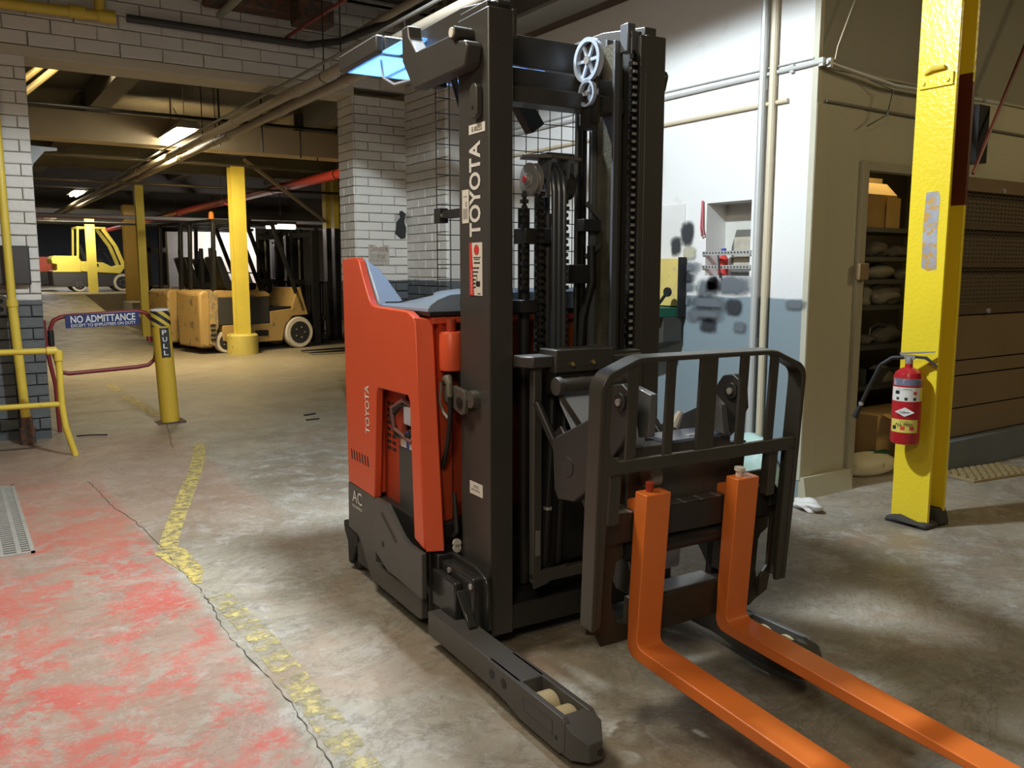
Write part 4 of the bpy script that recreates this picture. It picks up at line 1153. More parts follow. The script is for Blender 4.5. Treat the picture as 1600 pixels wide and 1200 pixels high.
# fire extinguisher
t = thing('fire_extinguisher', 'red fire extinguisher with black hose hung on the yellow pillar', 'fire extinguisher', (4.565, 2.775, 0.50))
obj('cylinder', MB().lathe([(0.055, 0), (0.074, 0.008), (0.078, 0.02), (0.078, 0.385), (0.070, 0.415), (0.045, 0.435), (0.022, 0.445), (0.020, 0.465)], (0, 0, 0), 'z', 32), EXTRED, t)
obj('valve', MB().lathe([(0.018, 0.46), (0.022, 0.475), (0.018, 0.50)], (0, 0, 0), 'z', 14).box(-0.012, 0.012, -0.03, 0.045, 0.49, 0.515), STEEL, t)
obj('top_lever', MB().prism([(0.05, 0.515), (-0.13, 0.535), (-0.13, 0.542), (0.05, 0.527)], 'x', -0.010, 0.010), STEEL, t)
obj('carry_handle', MB().prism([(0.02, 0.50), (-0.08, 0.495), (-0.14, 0.455), (-0.15, 0.46), (-0.09, 0.510), (0.02, 0.515)], 'x', -0.009, 0.009), mat('dark_handle_steel', (0.10, 0.10, 0.095), 0.35, 0.6), t)
obj('hose', MB().tube([(-0.01, 0.03, 0.50), (-0.01, 0.09, 0.495), (-0.01, 0.15, 0.45), (-0.01, 0.20, 0.33), (-0.01, 0.245, 0.21)], 0.011, 10), BLACK, t)
obj('nozzle', MB().tube([(-0.01, 0.245, 0.21), (-0.01, 0.275, 0.13)], [0.012, 0.018], 10), BLACK, t)
obj('hose_ferrule', MB().lathe([(0.014, 0), (0.014, 0.02)], (-0.01, 0.243, 0.205), 'z', 10), STEEL, t)
obj('wall_hook', box(0.06, 0.088, 0.0, 0.03, 0.30, 0.36), STEELD, t)


def band(name, z0, z1, m_, a0=-75, a1=75, off=0.0786, parent=t):
    # curved label; angle 0 faces -x
    mb = MB()
    vs, fs = [], []
    n = 14
    for k in range(n + 1):
        a = R(180 + a0 + (a1 - a0) * k / n)
        for z in (z0, z1):
            vs.append((off * math.cos(a), off * math.sin(a), z))
    for k in range(n):
        fs.append((2 * k, 2 * k + 2, 2 * k + 3, 2 * k + 1))
    mb.add(vs, fs)
    return obj(name, mb, m_, parent)


band('label_band', 0.255, 0.335, STICK, -70, 60)
band('label_band', 0.255, 0.335, mat('sticker_yellow', (0.65, 0.55, 0.10), 0.5), 60, 85)
band('label_band', 0.345, 0.385, mat('scuffed_band', (0.16, 0.16, 0.22), 0.5, col2=(0.35, 0.33, 0.35), thr=0.5), -60, 70)
band('label_band', 0.075, 0.150, MATS['sticker_yellow'], -62, 58, 0.0787)
for k in range(3):
    band('pictogram', 0.090, 0.112, (REDP, REDP, BLKP)[k], 22 - 36 * k, 40 - 36 * k, 0.0790)
    band('pictogram', 0.262, 0.278, BLKP, 30 - 34 * k, 42 - 34 * k, 0.0790)
band('pictogram', 0.295, 0.312, REDP, 30, 44, 0.0790)
band('pictogram', 0.295, 0.315, BLKP, -45, -25, 0.0790)
obj('maker_diamond', MB().prism([(0.052, 0.195), (0, 0.222), (-0.052, 0.195), (0, 0.168)], 'x', -0.0812, -0.0795), WHITE, t, label='white diamond badge')
text('extinguisher_lettering', 'ALL FIRES', BLKP, t, (-0.0800, 0.047, 0.116), (0, -1, 0), (0, 0, 1), 0.016, 0.094, 0.02)
text('extinguisher_lettering', 'Class ABC', BLKP, t, (-0.0800, 0.026, 0.137), (0, -1, 0), (0, 0, 1), 0.008, 0.05)
text('extinguisher_lettering', 'Callbert', BLKP, t, (-0.0814, 0.026, 0.188), (0, -1, 0), (0, 0, 1), 0.013, 0.052)
text('extinguisher_lettering', 'DRY CHEMICAL', BLKP, t, (-0.0800, 0.045, 0.322), (0, -1, 0), (0, 0, 1), 0.008, 0.08)

t.rotation_euler = (0, 0, R(26))

# ------------------------------------------------------------------ brown cage panel
t = thing('brown_cage_wall', 'brown partition with mesh above and boards below, right of the pillar', 'partition', (6.08, 3.40, 0))
obj('top_rail', box(0, 2.3, -0.02, 0.05, 2.06, 2.16), BROWN, t, 0.004)
obj('mid_rail', box(0, 2.3, -0.015, 0.04, 1.79, 1.825), BROWND, t)
obj('mid_rail', box(0, 2.3, -0.015, 0.04, 1.515, 1.55), BROWND, t)
obj('lower_rail', box(0, 2.3, -0.02, 0.05, 1.17, 1.25), BROWND, t, 0.004)
for k, (z0, z1) in enumerate(((0.83, 1.165), (0.715, 0.825), (0.47, 0.71), (0.245, 0.465))):
    obj('board', box(0, 2.3, 0.0 + 0.004 * (k % 2), 0.05, z0 + 0.003, z1 - 0.003), BROWN, t, 0.003)
obj('plinth', box(0.0, 2.3, -0.06, 0.05, 0.0, 0.24), GREYP, t, 0.006)
xm = MB()
px, pz = 0.052, 0.030
nz = int((2.06 - 1.25) / pz)
for j in range(nz):
    z = 1.25 + j * pz
    k = 0
    x = 0.0
    while x < 1.6:
        a = (x, 0.0, z + (pz * 0.5 if (k % 2) else 0))
        b = (x + px / 2, 0.0, z + (0 if (k % 2) else pz * 0.5))
        xm.bar(a, b, 0.004, 0.007)
        x += px / 2
        k += 1
obj('expanded_metal', xm, BROWND, t, kind='stuff')
obj('backing_sheet', box(0, 2.3, 0.055, 0.065, 1.2, 2.1), mat('cage_backing', (0.13, 0.10, 0.065), 0.8), t)
for (x, z) in ((0.56, 2.08), (0.47, 1.19)):
    obj('bolt', MB().lathe([(0.02, -0.035), (0.02, -0.02)], (x, 0, z), 'y', 10), STEEL, t)
# woven mat
t = thing('woven_mat', 'dirty woven straw doormat on the floor by the brown partition', 'mat', (6.30, 3.17, 0))
obj('mat_base', box(-0.33, 0.33, -0.14, 0.14, 0, 0.022), MAT_, t, 0.004)
wm_ = MB()
for i in range(18):
    for j in range(8):
        if (i + j) % 2 == 0:
            wm_.box(-0.32 + i * 0.0355, -0.32 + i * 0.0355 + 0.034, -0.135 + j * 0.034, -0.135 + j * 0.034 + 0.032, 0.022, 0.032)
obj('weave', wm_, MAT_, t, kind='stuff')
t.rotation_euler = (0, 0, R(-8))


def blob(name, m_, parent, c, sx, sy, sz, seed, n=3, amp=0.25, flat=False):
    bm = bmesh.new()
    bmesh.ops.create_icosphere(bm, subdivisions=n, radius=1)
    rr_ = random.Random(seed)
    ks = [(Vector((rr_.uniform(-1, 1), rr_.uniform(-1, 1), rr_.uniform(-1, 1))) * rr_.uniform(3, 7), rr_.uniform(0, 6)) for _ in range(7)]
    for v in bm.verts:
        d = sum(math.sin(v.co.dot(k) + p) for k, p in ks) / 7
        v.co *= 1 + amp * d
        v.co = Vector((v.co.x * sx, v.co.y * sy, max(v.co.z, -0.7) * sz))
        v.co += Vector(c) + Vector((0, 0, 0.7 * sz))
    me_ = bpy.data.meshes.new(name)
    bm.to_mesh(me_)
    bm.free()
    me_.shade_smooth()
    me_.materials.append(m_)
    return link(name, me_, parent)


tag(blob('rag', CLOTH, None, (0, 0, 0), 0.07, 0.13, 0.040, 8, 4, 0.75), 'crumpled white rag on the floor below the wall corner', 'rag').matrix_world = Matrix.Translation((4.43, 3.30, 0.0)) @ Matrix.Rotation(R(-35), 4, 'Z')
pb = thing('plastic_bundle', 'greenish plastic wrap bundle on the floor against the white wall, behind the backrest', 'bundle', (4.42, 3.74, 0))
blob('wrap', TEAL, pb, (0, 0, 0), 0.14, 0.19, 0.24, 9, 5, 0.3)

# store room shelving
t = thing('steel_shelving', 'grey steel shelving seen through the store room doorway', 'shelf', (5.25, 4.10, 0))
for z in (0.56, 0.89, 1.21, 1.42, 1.60, 1.83):
    obj('shelf_board', box(0, 2.2, 0, 0.45, z - 0.035, z), SHELF, t)
for x in (0.0, 2.17):
    obj('upright', box(x, x + 0.03, 0, 0.03, 0, 2.3), SHELF, t)
    obj('upright', box(x, x + 0.03, 0.42, 0.45, 0, 2.3), SHELF, t)
cb = thing('cardboard_box', 'open cardboard box on the top shelf of the store room', 'box', (6.30, 4.13, 1.83))
obj('carton', box(-0.35, 0.18, 0, 0.30, 0, 0.26), CARD, cb)
obj('flap', box(0.02, 0.20, -0.02, -0.012, -0.0, 0.24), mat('cardboard_light', (0.58, 0.38, 0.14), 0.8), cb)
obj('flap', MB().prism([(0.0, 0.26), (0.10, 0.36), (0.105, 0.355), (0.006, 0.255)], 'x', -0.35, 0.18), MATS['cardboard_light'], cb)
cb = thing('cardboard_box', 'second carton behind the open one on the top shelf', 'box', (6.1, 4.35, 1.83))
obj('carton', box(-0.3, 0.5, 0, 0.18, 0, 0.42), MATS['cardboard_light'], cb)
k = 0
for (x, z, sx, sz_, lab) in ((6.35, 1.60, 0.14, 0.08, 'dusty wrapped part on the shelf under the cartons, left one'), (6.68, 1.60, 0.12, 0.06, 'dusty wrapped part on the shelf under the cartons, right one'),
                             (6.42, 1.42, 0.17, 0.07, 'clear plastic bag of parts on the third shelf down'), (6.78, 1.42, 0.10, 0.05, 'small bag beside the pillar on the third shelf down'),
                             (6.22, 1.21, 0.12, 0.11, 'crumpled plastic bag at the left end of the fourth shelf'), (6.55, 1.21, 0.18, 0.10, 'large crumpled plastic bag on the fourth shelf'),
                             (6.28, 0.89, 0.09, 0.05, 'small grey metal part on the fifth shelf, left'), (6.60, 0.89, 0.14, 0.09, 'lumpy dark casting on the fifth shelf'),
                             (6.55, 0.56, 0.16, 0.08, 'dusty bag on the lowest shelf')):
    k += 1
    b_ = blob('plastic_bag', BAG if k in (3, 4, 5, 6, 9) else mat('dusty_part', (0.20, 0.18, 0.14), 0.7), None, (0, 0, 0), sx, 0.11, sz_, 20 + k, 3, 0.5)
    b_.location = (x, 4.25, z)
    b_.name = 'plastic_bag' if k in (3, 4, 5, 6, 9) else 'machine_part'
    tag(b_, lab, 'bag' if k in (3, 4, 5, 6, 9) else 'part')
tag(obj('bent_rod', MB().tube([(6.30, 4.2, 0.90), (6.32, 4.2, 1.02), (6.42, 4.2, 1.06), (6.60, 4.2, 1.0), (6.62, 4.2, 0.95)], 0.008, 6), SHELF), 'bent grey rod lying over the parts on the fifth shelf', 'rod')
tag(obj('parts_tray', MB().box(6.3, 6.75, 4.15, 4.2, 0.56, 0.68).box(6.3, 6.33, 4.15, 4.45, 0.56, 0.68), SHELF), 'low grey tray on the lowest shelf', 'tray')
fb = thing('floor_carton', 'brown carton with an open flap on the store room floor', 'box', (6.05, 3.75, 0))
obj('carton', box(-0.25, 0.40, 0, 0.32, 0, 0.40), CARD, fb)
obj('flap', MB().prism([(0.0, 0.40), (-0.14, 0.36), (-0.14, 0.365), (0.0, 0.408)], 'x', -0.20, 0.35), MATS['cardboard_light'], fb)
tag(blob('red_knob', REDP, None, (6.30, 3.80, 0.41), 0.06, 0.06, 0.05, 3, 3, 0.2), 'small red knob on the floor carton', 'knob')  # a red knob, modelled as a small lumpy sphere
pbg = thing('paper_sack', 'printed paper sack lying on the floor in the doorway', 'sack', (5.66, 3.72, 0))
blob('sack', mat('sack_paper', (0.66, 0.60, 0.42), 0.7, col2=(0.42, 0.30, 0.14), thr=0.6), pbg, (0, 0, 0), 0.30, 0.15, 0.085, 33, 4, 0.22)
obj('green_print', MB().prism([(0.02, -0.02), (0.22, -0.05), (0.25, 0.05), (0.05, 0.07)], 'z', 0.125, 0.135), GREEN, pbg)

# ------------------------------------------------------------------ the reach truck (local frame: -y towards the forks, +y towards the operator, x across)
T = thing('reach_truck', 'large orange and charcoal reach truck with lowered mast and two orange forks, in the foreground', 'reach truck', (2.078, 2.655, 0), R(-2.3))

RAIL = mat('rail_edge_steel', (0.13, 0.14, 0.155), 0.3, 0.2)
# mast: outer uprights
for name_x0, x0, x1 in (('near', -0.41, -0.307), ('far', 0.312, 0.415)):
    up = obj('mast_upright', box(x0, x1, 0.0, 0.235, 0.075, 2.425), MAST, T, 0.005)
    if name_x0 == 'far':
        obj('inner_flange', box(0.285, 0.312, 0.0, 0.018, 0.3, 2.42), MAST, up, 0.002)
        obj('inner_flange', box(0.285, 0.312, 0.215, 0.235, 0.3, 2.42), MAST, up, 0.002)
UPN = [c for c in T.children if c.name.startswith('mast_upright')][0]
# intermediate and inner rails
for sgn in (1,):
    xo = lambda a: a * sgn
    def bx(a, b, y0, y1, z0, z1):
        return box(min(xo(a), xo(b)), max(xo(a), xo(b)), y0, y1, z0, z1)
    c0 = 0.0 if sgn == 1 else -0.022
    r1 = obj('intermediate_rail', bx(0.300 + c0, 0.311 + c0, 0.03, 0.205, 0.28, 2.44), MAST, T)
    obj('flange', bx(0.262 + c0, 0.300 + c0, 0.190, 0.205, 0.28, 2.44), RAIL, r1, 0.002)
    obj('flange', bx(0.262 + c0, 0.300 + c0, 0.030, 0.045, 0.28, 2.44), RAIL, r1, 0.002)
    r2 = obj('inner_rail', bx(0.250 + c0, 0.262 + c0, 0.085, 0.255, 0.35, 2.41), STEELD, T)
    obj('flange', bx(0.222 + c0, 0.250 + c0, 0.235, 0.255, 0.35, 2.41), RAIL, r2, 0.002)
    obj('flange', bx(0.222 + c0, 0.250 + c0, 0.085, 0.100, 0.35, 2.41), RAIL, r2, 0.002)
    if sgn == 1:
        obj('chain_anchor', box(0.245, 0.285, 0.035, 0.085, 2.36, 2.47), RAIL, r1, 0.004)
        obj('anchor_hole', MB().lathe([(0.008, -0.002), (0.008, 0.0)], (0.265, 0.0345, 2.42), 'y', 10), BLACK, r1)


CHR = mat('chain_roller_steel', (0.50, 0.50, 0.48), 0.25, 0.6)
CHR2 = mat('dark_chain_roller', (0.07, 0.065, 0.055), 0.3, 0.5)
CHM = mat('oiled_chain', (0.05, 0.048, 0.045), 0.22, 0.85, 0.3, 60)


def chain(name, x, y, z0, z1, wd=0.026, pitch=0.022, parent=T, m_=None):
    mb = MB()
    z = z0
    k = 0
    while z < z1:
        w2 = wd / 2 if k % 2 == 0 else wd / 2 - 0.006
        mb.box(x - w2, x + w2, y - 0.011, y + 0.011, z, z + pitch * 0.62)
        mb.box(x - 0.005, x + 0.005, y - 0.006, y + 0.006, z + pitch * 0.62, z + pitch)
        z += pitch
        k += 1
    o = obj(name, mb, m_ or DARK, parent, kind='stuff')
    rl = MB()
    z = z0 + pitch * 0.3
    while z < z1:
        rl.tube([(x - wd * 0.28, y - 0.009, z), (x + wd * 0.28, y - 0.009, z)], pitch * 0.24, 8)
        z += pitch
    obj('chain_rollers', rl, CHR if m_ else CHR2, o, kind='stuff')
    return o


chain('lift_chain', 0.262, 0.018, 0.5, 2.33, 0.030, 0.030, T, CHM)
chain('lift_chain', -0.125, 0.10, 1.16, 1.885, 0.036, 0.026)
chain('lift_chain', -0.006, 0.10, 1.16, 1.875, 0.030, 0.026)
chain('lift_chain', -0.178, 0.13, 1.42, 1.80, 0.026, 0.024)

# tie beams across the mast
obj('tie_beam', MB().box(-0.31, 0.31, 0.205, 0.235, 2.29, 2.405), MAST, T, 0.003)
obj('tie_beam', MB().prism([(0.10, 2.13), (0.20, 2.13), (0.20, 2.265), (0.14, 2.265), (0.14, 2.20), (0.10, 2.19)], 'x', -0.285, 0.285), MAST, T, 0.003)
obj('tie_beam', MB().box(-0.41, 0.415, 0.235, 0.26, 0.95, 1.10), DARK, T, 0.003)
obj('tie_beam', MB().box(-0.31, 0.312, 0.02, 0.22, 0.075, 0.18), DARK, T, 0.003)


def spoked(name, c, r, parent, m_, n=6, wd=0.024):
    o = obj(name, MB().lathe([(r * 0.80, -wd / 2), (r, -wd / 2), (r * 0.95, 0), (r, wd / 2), (r * 0.80, wd / 2), (r * 0.80, -wd / 2)], c, 'x', 30, False), m_, parent)
    mb = MB()
    for k in range(n):
        a = 2 * math.pi * k / n
        mb.bar(c, (c[0], c[1] + math.cos(a) * r * 0.85, c[2] + math.sin(a) * r * 0.85), 0.010, 0.012)
    obj('spokes', mb, m_, o)
    obj('hub', MB().lathe([(r * 0.2, -wd / 2), (r * 0.2, wd / 2)], c, 'x', 14), STEEL, o)
    return o


spoked('hose_pulley', (0.08, 0.07, 2.311), 0.085, T, PALE)
sp = spoked('hose_pulley', (0.08, 0.07, 2.186), 0.052, T, PALE, 3)
obj('pulley_bracket', box(0.085, 0.10, 0.02, 0.13, 2.07, 2.38), DARK, T)
obj('pulley_bracket', box(0.075, 0.11, 0.05, 0.11, 2.05, 2.13), DARK, T)
# lift cylinder group
hd = obj('cylinder_crosshead', MB().prism([(-0.20, 0.11), (-0.10, 0.05), (0.06, 0.08), (0.08, 0.15), (-0.18, 0.16)], 'z', 1.925, 1.94), MAST, T, 0.002)
for x in (-0.095, -0.005):
    obj('yoke', MB().prism([(0.09, 1.78), (0.13, 1.78), (0.15, 1.93), (0.07, 1.93)], 'x', x - 0.006, x + 0.006), RAIL, T)
obj('chain_sheave', MB().lathe([(0.020, -0.024), (0.020, -0.016), (0.032, -0.016), (0.034, -0.010), (0.064, -0.008), (0.064, 0.0), (0.045, 0.004), (0.045, 0.02), (0.064, 0.024)], (-0.165, 0.11, 1.845), 'x', 30), STEEL, T)
obj('sheave_pin', MB().lathe([(0.013, -0.028), (0.013, 0.0)], (-0.165, 0.11, 1.845), 'x', 12), REDP, T)
obj('chain_sheave', MB().lathe([(0.055, -0.02), (0.055, 0.02)], (0.012, 0.13, 1.83), 'x', 24), DARK, T)
for k in range(3):
    x = -0.075 + 0.024 * k
    obj('hydraulic_hose', MB().tube([(x, 0.075, 1.0), (x, 0.075, 1.80), (x, 0.085, 1.86), (x, 0.11, 1.895), (x, 0.15, 1.90), (x, 0.19, 1.87), (x, 0.20, 1.80), (x, 0.20, 1.1)], 0.0105, 10), mat('blue_grey_hose', (0.06, 0.07, 0.085), 0.3), T)
obj('lift_cylinder', MB().tube([(-0.05, 0.155, 0.2), (-0.05, 0.155, 1.72)], 0.036, 18), DARK, T)
obj('lift_cylinder', MB().tube([(-0.155, 0.17, 0.2), (-0.155, 0.17, 1.74)], 0.024, 16), DARK, T)
obj('lift_cylinder', MB().tube([(0.20, 0.27, 0.2), (0.20, 0.27, 2.1)], 0.020, 16), mat('gloss_black', (0.012, 0.012, 0.012), 0.15), T)
obj('hydraulic_pipe', MB().tube([(0.165, 0.26, 1.1), (0.165, 0.26, 2.15)], 0.010, 10), DARK, T)
obj('cylinder_clamp', box(-0.19, -0.06, 0.10, 0.19, 1.60, 1.66), DARK, T, 0.003)
obj('cylinder_clamp', box(0.10, 0.24, 0.22, 0.29, 1.44, 1.52), DARK, T, 0.003)
obj('cylinder_clamp', box(0.16, 0.25, 0.20, 0.27, 1.66, 1.71), DARK, T, 0.003)
obj('cylinder_clamp', box(-0.21, -0.13, 0.10, 0.17, 1.33, 1.38), DARK, T, 0.003)
obj('bracket_arm', MB().bar((0.20, 0.24, 1.78), (0.27, 0.20, 1.70), 0.02, 0.02), DARK, T)
obj('bracket_arm', MB().bar((0.20, 0.24, 1.55), (0.27, 0.20, 1.62), 0.02, 0.02), DARK, T)
obj('control_hose', MB().tube([(0.215, 0.22, 1.60), (0.22, 0.22, 1.45), (0.19, 0.24, 1.30), (0.185, 0.26, 1.05)], 0.018, 10), BLACK, T)
obj('hanging_work_light', MB().bar((-0.055, 0.40, 2.23), (0.045, 0.40, 2.09), 0.06, 0.075), BLACK, T, 0.006)
obj('camera_box', box(0.09, 0.24, 0.38, 0.43, 1.90, 2.0), DARK, T, 0.004)

# mesh screen between operator and mast
gm = MB()
gx0, gx1, gz0, gz1, gy = -0.375, 0.375, 1.335, 2.26, 0.50
for k in range(13):
    x = gx0 + (gx1 - gx0) * k / 12
    gm.tube([(x, gy, gz0), (x, gy, gz1)], 0.0022, 5)
nzr = 15
for k in range(nzr + 1):
    z = gz0 + (gz1 - gz0) * k / nzr
    gm.tube([(gx0, gy + 0.004, z), (gx1, gy + 0.004, z)], 0.0022, 5)
ms = obj('mesh_screen', gm, BLACK, T, kind='stuff')
for z in (1.36, 1.72, 2.26):
    obj('screen_clamp', box(-0.385, -0.345, 0.455, 0.51, z - 0.03, z + 0.03), DARK, T, 0.003)
    obj('clamp_bolt', MB().lathe([(0.008, -0.006), (0.008, 0)], (-0.375, 0.455, z), 'y', 8), STEEL, T)
    obj('clamp_arm', box(-0.375, -0.335, 0.235, 0.455, z - 0.012, z + 0.02), DARK, T)
obj('cable_loom', MB().tube([(-0.36, 0.27, 1.3), (-0.36, 0.265, 1.9), (-0.365, 0.28, 2.1), (-0.38, 0.33, 2.24)], 0.013, 8), BLACK, T)

# lettering and stickers on the near upright
text('mast_lettering', 'TOYOTA', WHITE, UPN, (-0.4105, 0.062, 1.622), (0, 0, 1), (0, 1, 0), 0.086, 0.348, 0.025)
s1 = obj('capacity_sticker', box(-0.4125, -0.4105, 0.05, 0.148, 1.402, 1.60), STICK, UPN, label='white safety sticker with a red edge')
obj('sticker_band', MB().prism([(0.148, 1.402), (0.148, 1.60), (0.130, 1.60), (0.112, 1.402)], 'x', -0.4135, -0.4127), REDP, s1)
obj('sticker_emblem', MB().lathe([(0.019, -0.001), (0.019, 0.0)], (-0.4128, 0.092, 1.573), 'x', 20), REDP, s1)
obj('sticker_print', MB().box(-0.4135, -0.4127, 0.062, 0.118, 1.543, 1.546).box(-0.4135, -0.4127, 0.068, 0.112, 1.536, 1.539).box(-0.4135, -0.4127, 0.066, 0.112, 1.522, 1.527)
    .box(-0.4135, -0.4127, 0.072, 0.124, 1.503, 1.508).box(-0.4135, -0.4127, 0.080, 0.124, 1.488, 1.493).box(-0.4135, -0.4127, 0.088, 0.124, 1.474, 1.479).box(-0.4135, -0.4127, 0.100, 0.122, 1.458, 1.464)
    .box(-0.4135, -0.4127, 0.100, 0.118, 1.444, 1.450).box(-0.4135, -0.4127, 0.100, 0.116, 1.430, 1.436).box(-0.4135, -0.4127, 0.066, 0.096, 1.436, 1.456).box(-0.4135, -0.4127, 0.088, 0.091, 1.456, 1.476)
    .box(-0.4135, -0.4127, 0.062, 0.084, 1.408, 1.411), BLKP, s1)
text('sticker_text', 'HYDRAULIC', STICK, s1, (-0.4138, 0.122, 1.41), (0, 0, 1), (0, 1, 0), 0.012, 0.09)
s2 = obj('data_sticker', box(-0.4125, -0.4105, 0.152, 0.205, 1.675, 1.80), STICK, UPN)
obj('sticker_print', MB().box(-0.4130, -0.4126, 0.165, 0.195, 1.772, 1.777).box(-0.4130, -0.4126, 0.165, 0.178, 1.735, 1.755).box(-0.4130, -0.4126, 0.160, 0.198, 1.690, 1.730), mat('grey_print', (0.35, 0.34, 0.32), 0.6), s2)
s3 = obj('serial_label', box(-0.4125, -0.4105, 0.025, 0.147, 1.998, 2.032), STICK, UPN)
text('serial_lettering', 'E-00253', BLKP, s3, (-0.4128, 0.122, 2.006), (0, -1, 0), (0, 0, 1), 0.017, 0.075)
s4 = obj('notice_sticker', box(-0.4125, -0.4105, 0.055, 0.158, 0.622, 0.672), STICK, UPN)
text('notice_lettering', 'NOTICE', BLKP, s4, (-0.4128, 0.125, 0.652), (0, -1, 0), (0, 0, 1), 0.010, 0.04)
text('notice_lettering', 'SEE MANUAL', BLKP, s4, (-0.4128, 0.142, 0.638), (0, -1, 0), (0, 0, 1), 0.008, 0.07)
obj('cover_boss', MB().prism([(0.045, 2.06), (0.060, 2.045), (0.085, 2.045), (0.10, 2.06), (0.10, 2.155), (0.085, 2.17), (0.060, 2.17), (0.045, 2.155)], 'x', -0.435, -0.41), MAST, UPN, 0.004)
obj('boss_hole', MB().lathe([(0.008, -0.001), (0.008, 0.001)], (-0.4355, 0.075, 2.085), 'x', 10), BLACK, UPN)
obj('top_cap', box(-0.405, -0.29, 0.02, 0.225, 2.42, 2.45), MAST, UPN, 0.005)
obj('front_tab', box(-0.31, -0.29, 0.0, 0.06, 2.33, 2.43), MAST, UPN, 0.004)

# overhead guard
for x0, x1 in ((-0.475, -0.412), (0.412, 0.470)):
    obj('guard_arm', MB().prism([(0.606, 2.475), (0.545, 2.475), (0.538, 2.43), (0.47, 2.358), (0.163, 2.353), (0.163, 2.372), (0.13, 2.372), (0.13, 2.327), (0.053, 2.310), (0.040, 2.29), (0.058, 2.232), (0.075, 2.222), (0.50, 2.218), (0.602, 2.344)], 'x', x0, x1), MAST, T, 0.006)
obj('guard_lug', MB().tube([(-0.49, 0.125, 2.35), (-0.40, 0.125, 2.35)], 0.024, 14), MAST, T)
obj('guard_lug', MB().lathe([(0.018, -0.006), (0.018, 0)], (-0.49, 0.125, 2.35), 'x', 12), STICK, T, label='pale bolt head')
obj('guard_beam', MB().prism([(0.02, 2.40), (0.75, 2.40), (0.75, 2.50), (0.30, 2.50), (0.02, 2.46)], 'x', -0.36, -0.30), MAST, T, 0.005)
obj('guard_beam', MB().prism([(0.02, 2.40), (0.75, 2.40), (0.75, 2.50), (0.30, 2.50), (0.02, 2.46)], 'x', 0.32, 0.38), MAST, T, 0.005)
gr = obj('guard_ring', MB().box(-0.47, -0.43, 0.89, 1.36, 2.445, 2.52).box(0.43, 0.47, 0.89, 1.36, 2.445, 2.52).box(-0.43, 0.43, 0.89, 0.93, 2.445, 2.52).box(-0.43, 0.43, 1.32, 1.36, 2.445, 2.52), MAST, T, 0.008)
obj('guard_side', box(-0.36, -0.32, 0.70, 0.90, 2.44, 2.50), MAST, gr, 0.006)
obj('guard_side', box(0.43, 0.46, 0.55, 0.90, 2.44, 2.50), MAST, gr, 0.006)
obj('roof_panel', box(-0.44, 0.44, 0.60, 1.33, 2.442, 2.452), PCARB, gr, label='clear roof panel with the cool light coloured in blue')
for k in range(4):
    x = -0.25 + 0.17 * k
    obj('roof_bar', box(x, x + 0.025, 0.6, 1.32, 2.455, 2.49), MAST, gr)
obj('guard_wire', MB().tube([(-0.40, 1.0, 2.44), (-0.40, 0.98, 2.36), (-0.37, 0.93, 2.325), (-0.31, 0.86, 2.34), (-0.26, 0.80, 2.43)], 0.006, 8), PIPEG, T, label='white cable looped under the roof')

# body side panel with its recess
SIDE = [(1.14, 1.535), (1.13, 1.55), (0.96, 1.553), (0.925, 1.535), (0.895, 1.48), (0.815, 1.37), (0.79, 1.348), (0.75, 1.34), (0.41, 1.333), (0.35, 1.312), (0.335, 1.29), (0.275, 0.375), (0.37, 0.40),
        (0.395, 0.965), (0.412, 0.99), (0.73, 0.985), (0.752, 0.965), (0.80, 0.47), (1.13, 0.478)]
bp_ = obj('side_panel', MB().prism(SIDE, 'x', -0.56, -0.525), ORANGE, T, 0.005)
text('body_lettering', 'TOYOTA', WHITE, bp_, (-0.561, 0.832, 0.758), (0, 0, 1), (0, 1, 0), 0.052, 0.225, 0.02)
for k in range(7):
    y = 1.075 - 0.034 * k
    obj('louvre', MB().prism([(y, 0.605), (y - 0.014, 0.600), (y - 0.006, 0.645), (y + 0.008, 0.650)], 'x', -0.5612, -0.5600), BLKP, bp_)
obj('rear_post', MB().box(-0.525, -0.48, 1.0, 1.14, 0.48, 1.53), ORANGE, T, 0.006)
obj('rear_cover', box(-0.525, 0.46, 0.82, 1.14, 0.48, 1.335), ORANGE, T, 0.01)
obj('side_panel', MB().prism([(1.14, 1.34), (0.80, 1.34), (0.41, 1.33), (0.28, 1.30), (0.28, 0.20), (1.14, 0.20)], 'x', 0.425, 0.46), ORANGE, T, 0.005)
# chamfered front edge of the panel
obj('panel_chamfer', MB().add([(-0.56, 0.345, 1.312), (-0.56, 0.262, 0.372), (-0.49, 0.235, 0.372), (-0.49, 0.318, 1.300),
                               (-0.525, 0.36, 1.312), (-0.525, 0.30, 0.372), (-0.46, 0.29, 0.372), (-0.46, 0.36, 1.300)],
                              [(0, 1, 2, 3), (7, 6, 5, 4), (0, 4, 5, 1), (1, 5, 6, 2), (2, 6, 7, 3), (3, 7, 4, 0)]), ORANGE, T, 0.003)
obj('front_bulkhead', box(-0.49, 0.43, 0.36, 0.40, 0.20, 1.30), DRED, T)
obj('top_ledge', MB().box(-0.50, 0.43, 0.30, 0.42, 1.285, 1.315), ORANGE, T, 0.008)
obj('bulkhead_flange', MB().prism([(-0.46, 0.31), (-0.40, 0.335), (-0.40, 0.36), (-0.46, 0.36)], 'z', 0.25, 1.285), ORANGE, T)
obj('bulkhead_rib', box(-0.22, -0.205, 0.33, 0.36, 0.9, 1.285), ORANGE, T)
obj('bulkhead_shelf', box(-0.40, 0.0, 0.30, 0.36, 1.115, 1.128), ORANGE, T)
obj('bulkhead_pocket', box(0.0, 0.20, 0.32, 0.36, 1.0, 1.27), mat('warm_orange_pocket', (0.62, 0.15, 0.03), 0.45), T)
